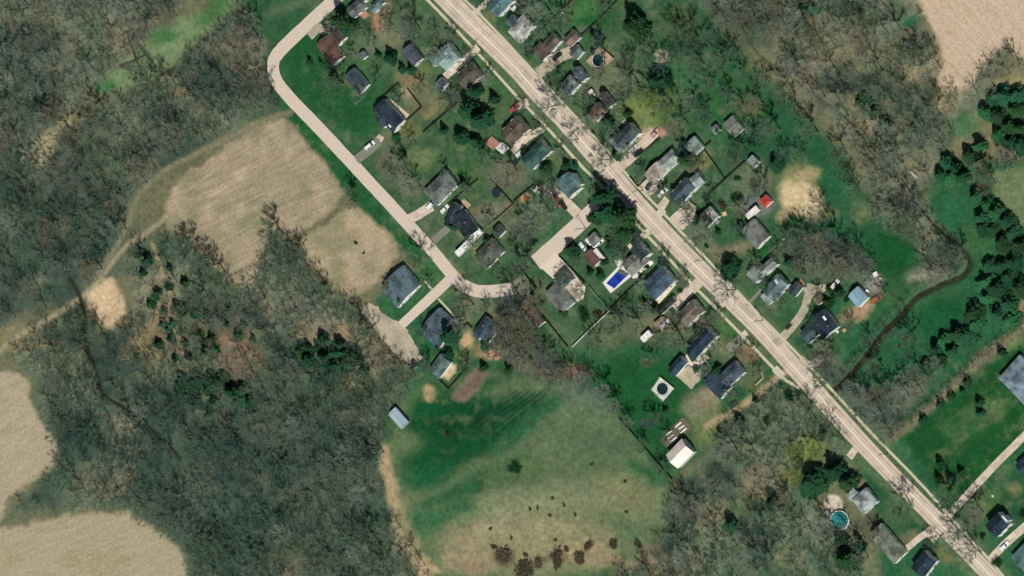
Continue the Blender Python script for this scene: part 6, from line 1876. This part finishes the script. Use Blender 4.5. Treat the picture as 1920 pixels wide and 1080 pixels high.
boat(1713, 327, -42, 4.8, 'white motorboat left lying at the edge of the eastern wood', mboat)
boat(1731, 471, -25, 3.6, 'yellow canoe lying on the grass near the creek bend', mat('canoe_yellow', srgb(206, 204, 120), .5, .08), 'canoe', .22)


def crate(px, py, w, d, h_, deg, label, rgb, cat='crate', name='crate'):
    p = G(px, py, h_)
    t = thing(name, label, cat, (p.x, p.y, 0), math.radians(deg))
    m = mat('box_%d_%d_%d' % rgb, srgb(*rgb), .6, .12)
    MB().box((-w / 2, -d / 2, 0), (w / 2, d / 2, h_ * .85)).build('body', m, t)
    MB().box((-w / 2 - .05, -d / 2 - .05, h_ * .85), (w / 2 + .05, d / 2 + .05, h_)).build('lid', m, t)


crate(1641, 514, 1.9, 1.7, .9, 30, 'white box lying on the bare spot behind the workshop', (228, 226, 218))
crate(1651, 523, 1.0, .9, .8, 10, 'smaller white box beside the workshop junk', (226, 226, 220))
crate(1626, 528, 2.2, 1.4, .7, 50, 'grey junk pile box behind the blue workshop', (128, 128, 122))
crate(1626, 545, 1.2, .9, .8, -40, 'white drum box against the blue workshop wall', (220, 222, 222))
crate(1583, 619, 1.5, 1.3, .8, 35, 'tan wooden box beside the three-block black roof', (206, 178, 140))
crate(1570, 622, 1.0, .9, .7, 35, 'pale box next to the tan wooden box', (214, 210, 196))
crate(986, 373, 1.6, 1.4, .9, 40, 'orange play box on the lawn west of the red pickup', (224, 150, 92))
crate(1010, 361, 1.0, 1.0, .8, 20, 'small white box on the paved yard west of the red pickup', (222, 220, 208))
crate(1005, 354, 2.6, 1.0, 1.0, 48, 'long pale box beside the lawn fence', (206, 200, 176))
crate(1109, 175, 3.0, 2.2, 1.9, -55, 'pinkish white tank beside the half brown half charcoal house', (226, 208, 196))
crate(1171, 229, 2.0, 1.6, .5, 40, 'pale box on the lawn behind the charcoal roof', (196, 190, 164))
crate(1551, 962, 2.0, 1.6, 1.2, -50, 'pale pump box beside the teal pool', (158, 168, 158))
crate(1861, 930, 1.0, .8, .6, -40, 'pale box lying on the eastern lawn', (190, 196, 172))
crate(1358, 401, 1.8, 1.6, .5, 20, 'tan board box behind the mottled white roof', (206, 180, 140))
crate(1470, 448, 1.3, .6, .5, 40, 'cream box at the end of the pale fence line', (214, 206, 170))
crate(1432, 747, 2.4, 1.8, .7, 35, 'dark covered grill box behind the rear-winged house', (64, 66, 64))
crate(1377, 757, 2.2, 1.8, .9, 35, 'dark shed box behind the rear-winged navy house', (60, 64, 62))
crate(1053, 26, 1.8, .4, .9, 40, 'thin white bench box on the lawn above the L-shaped house', (206, 206, 190))
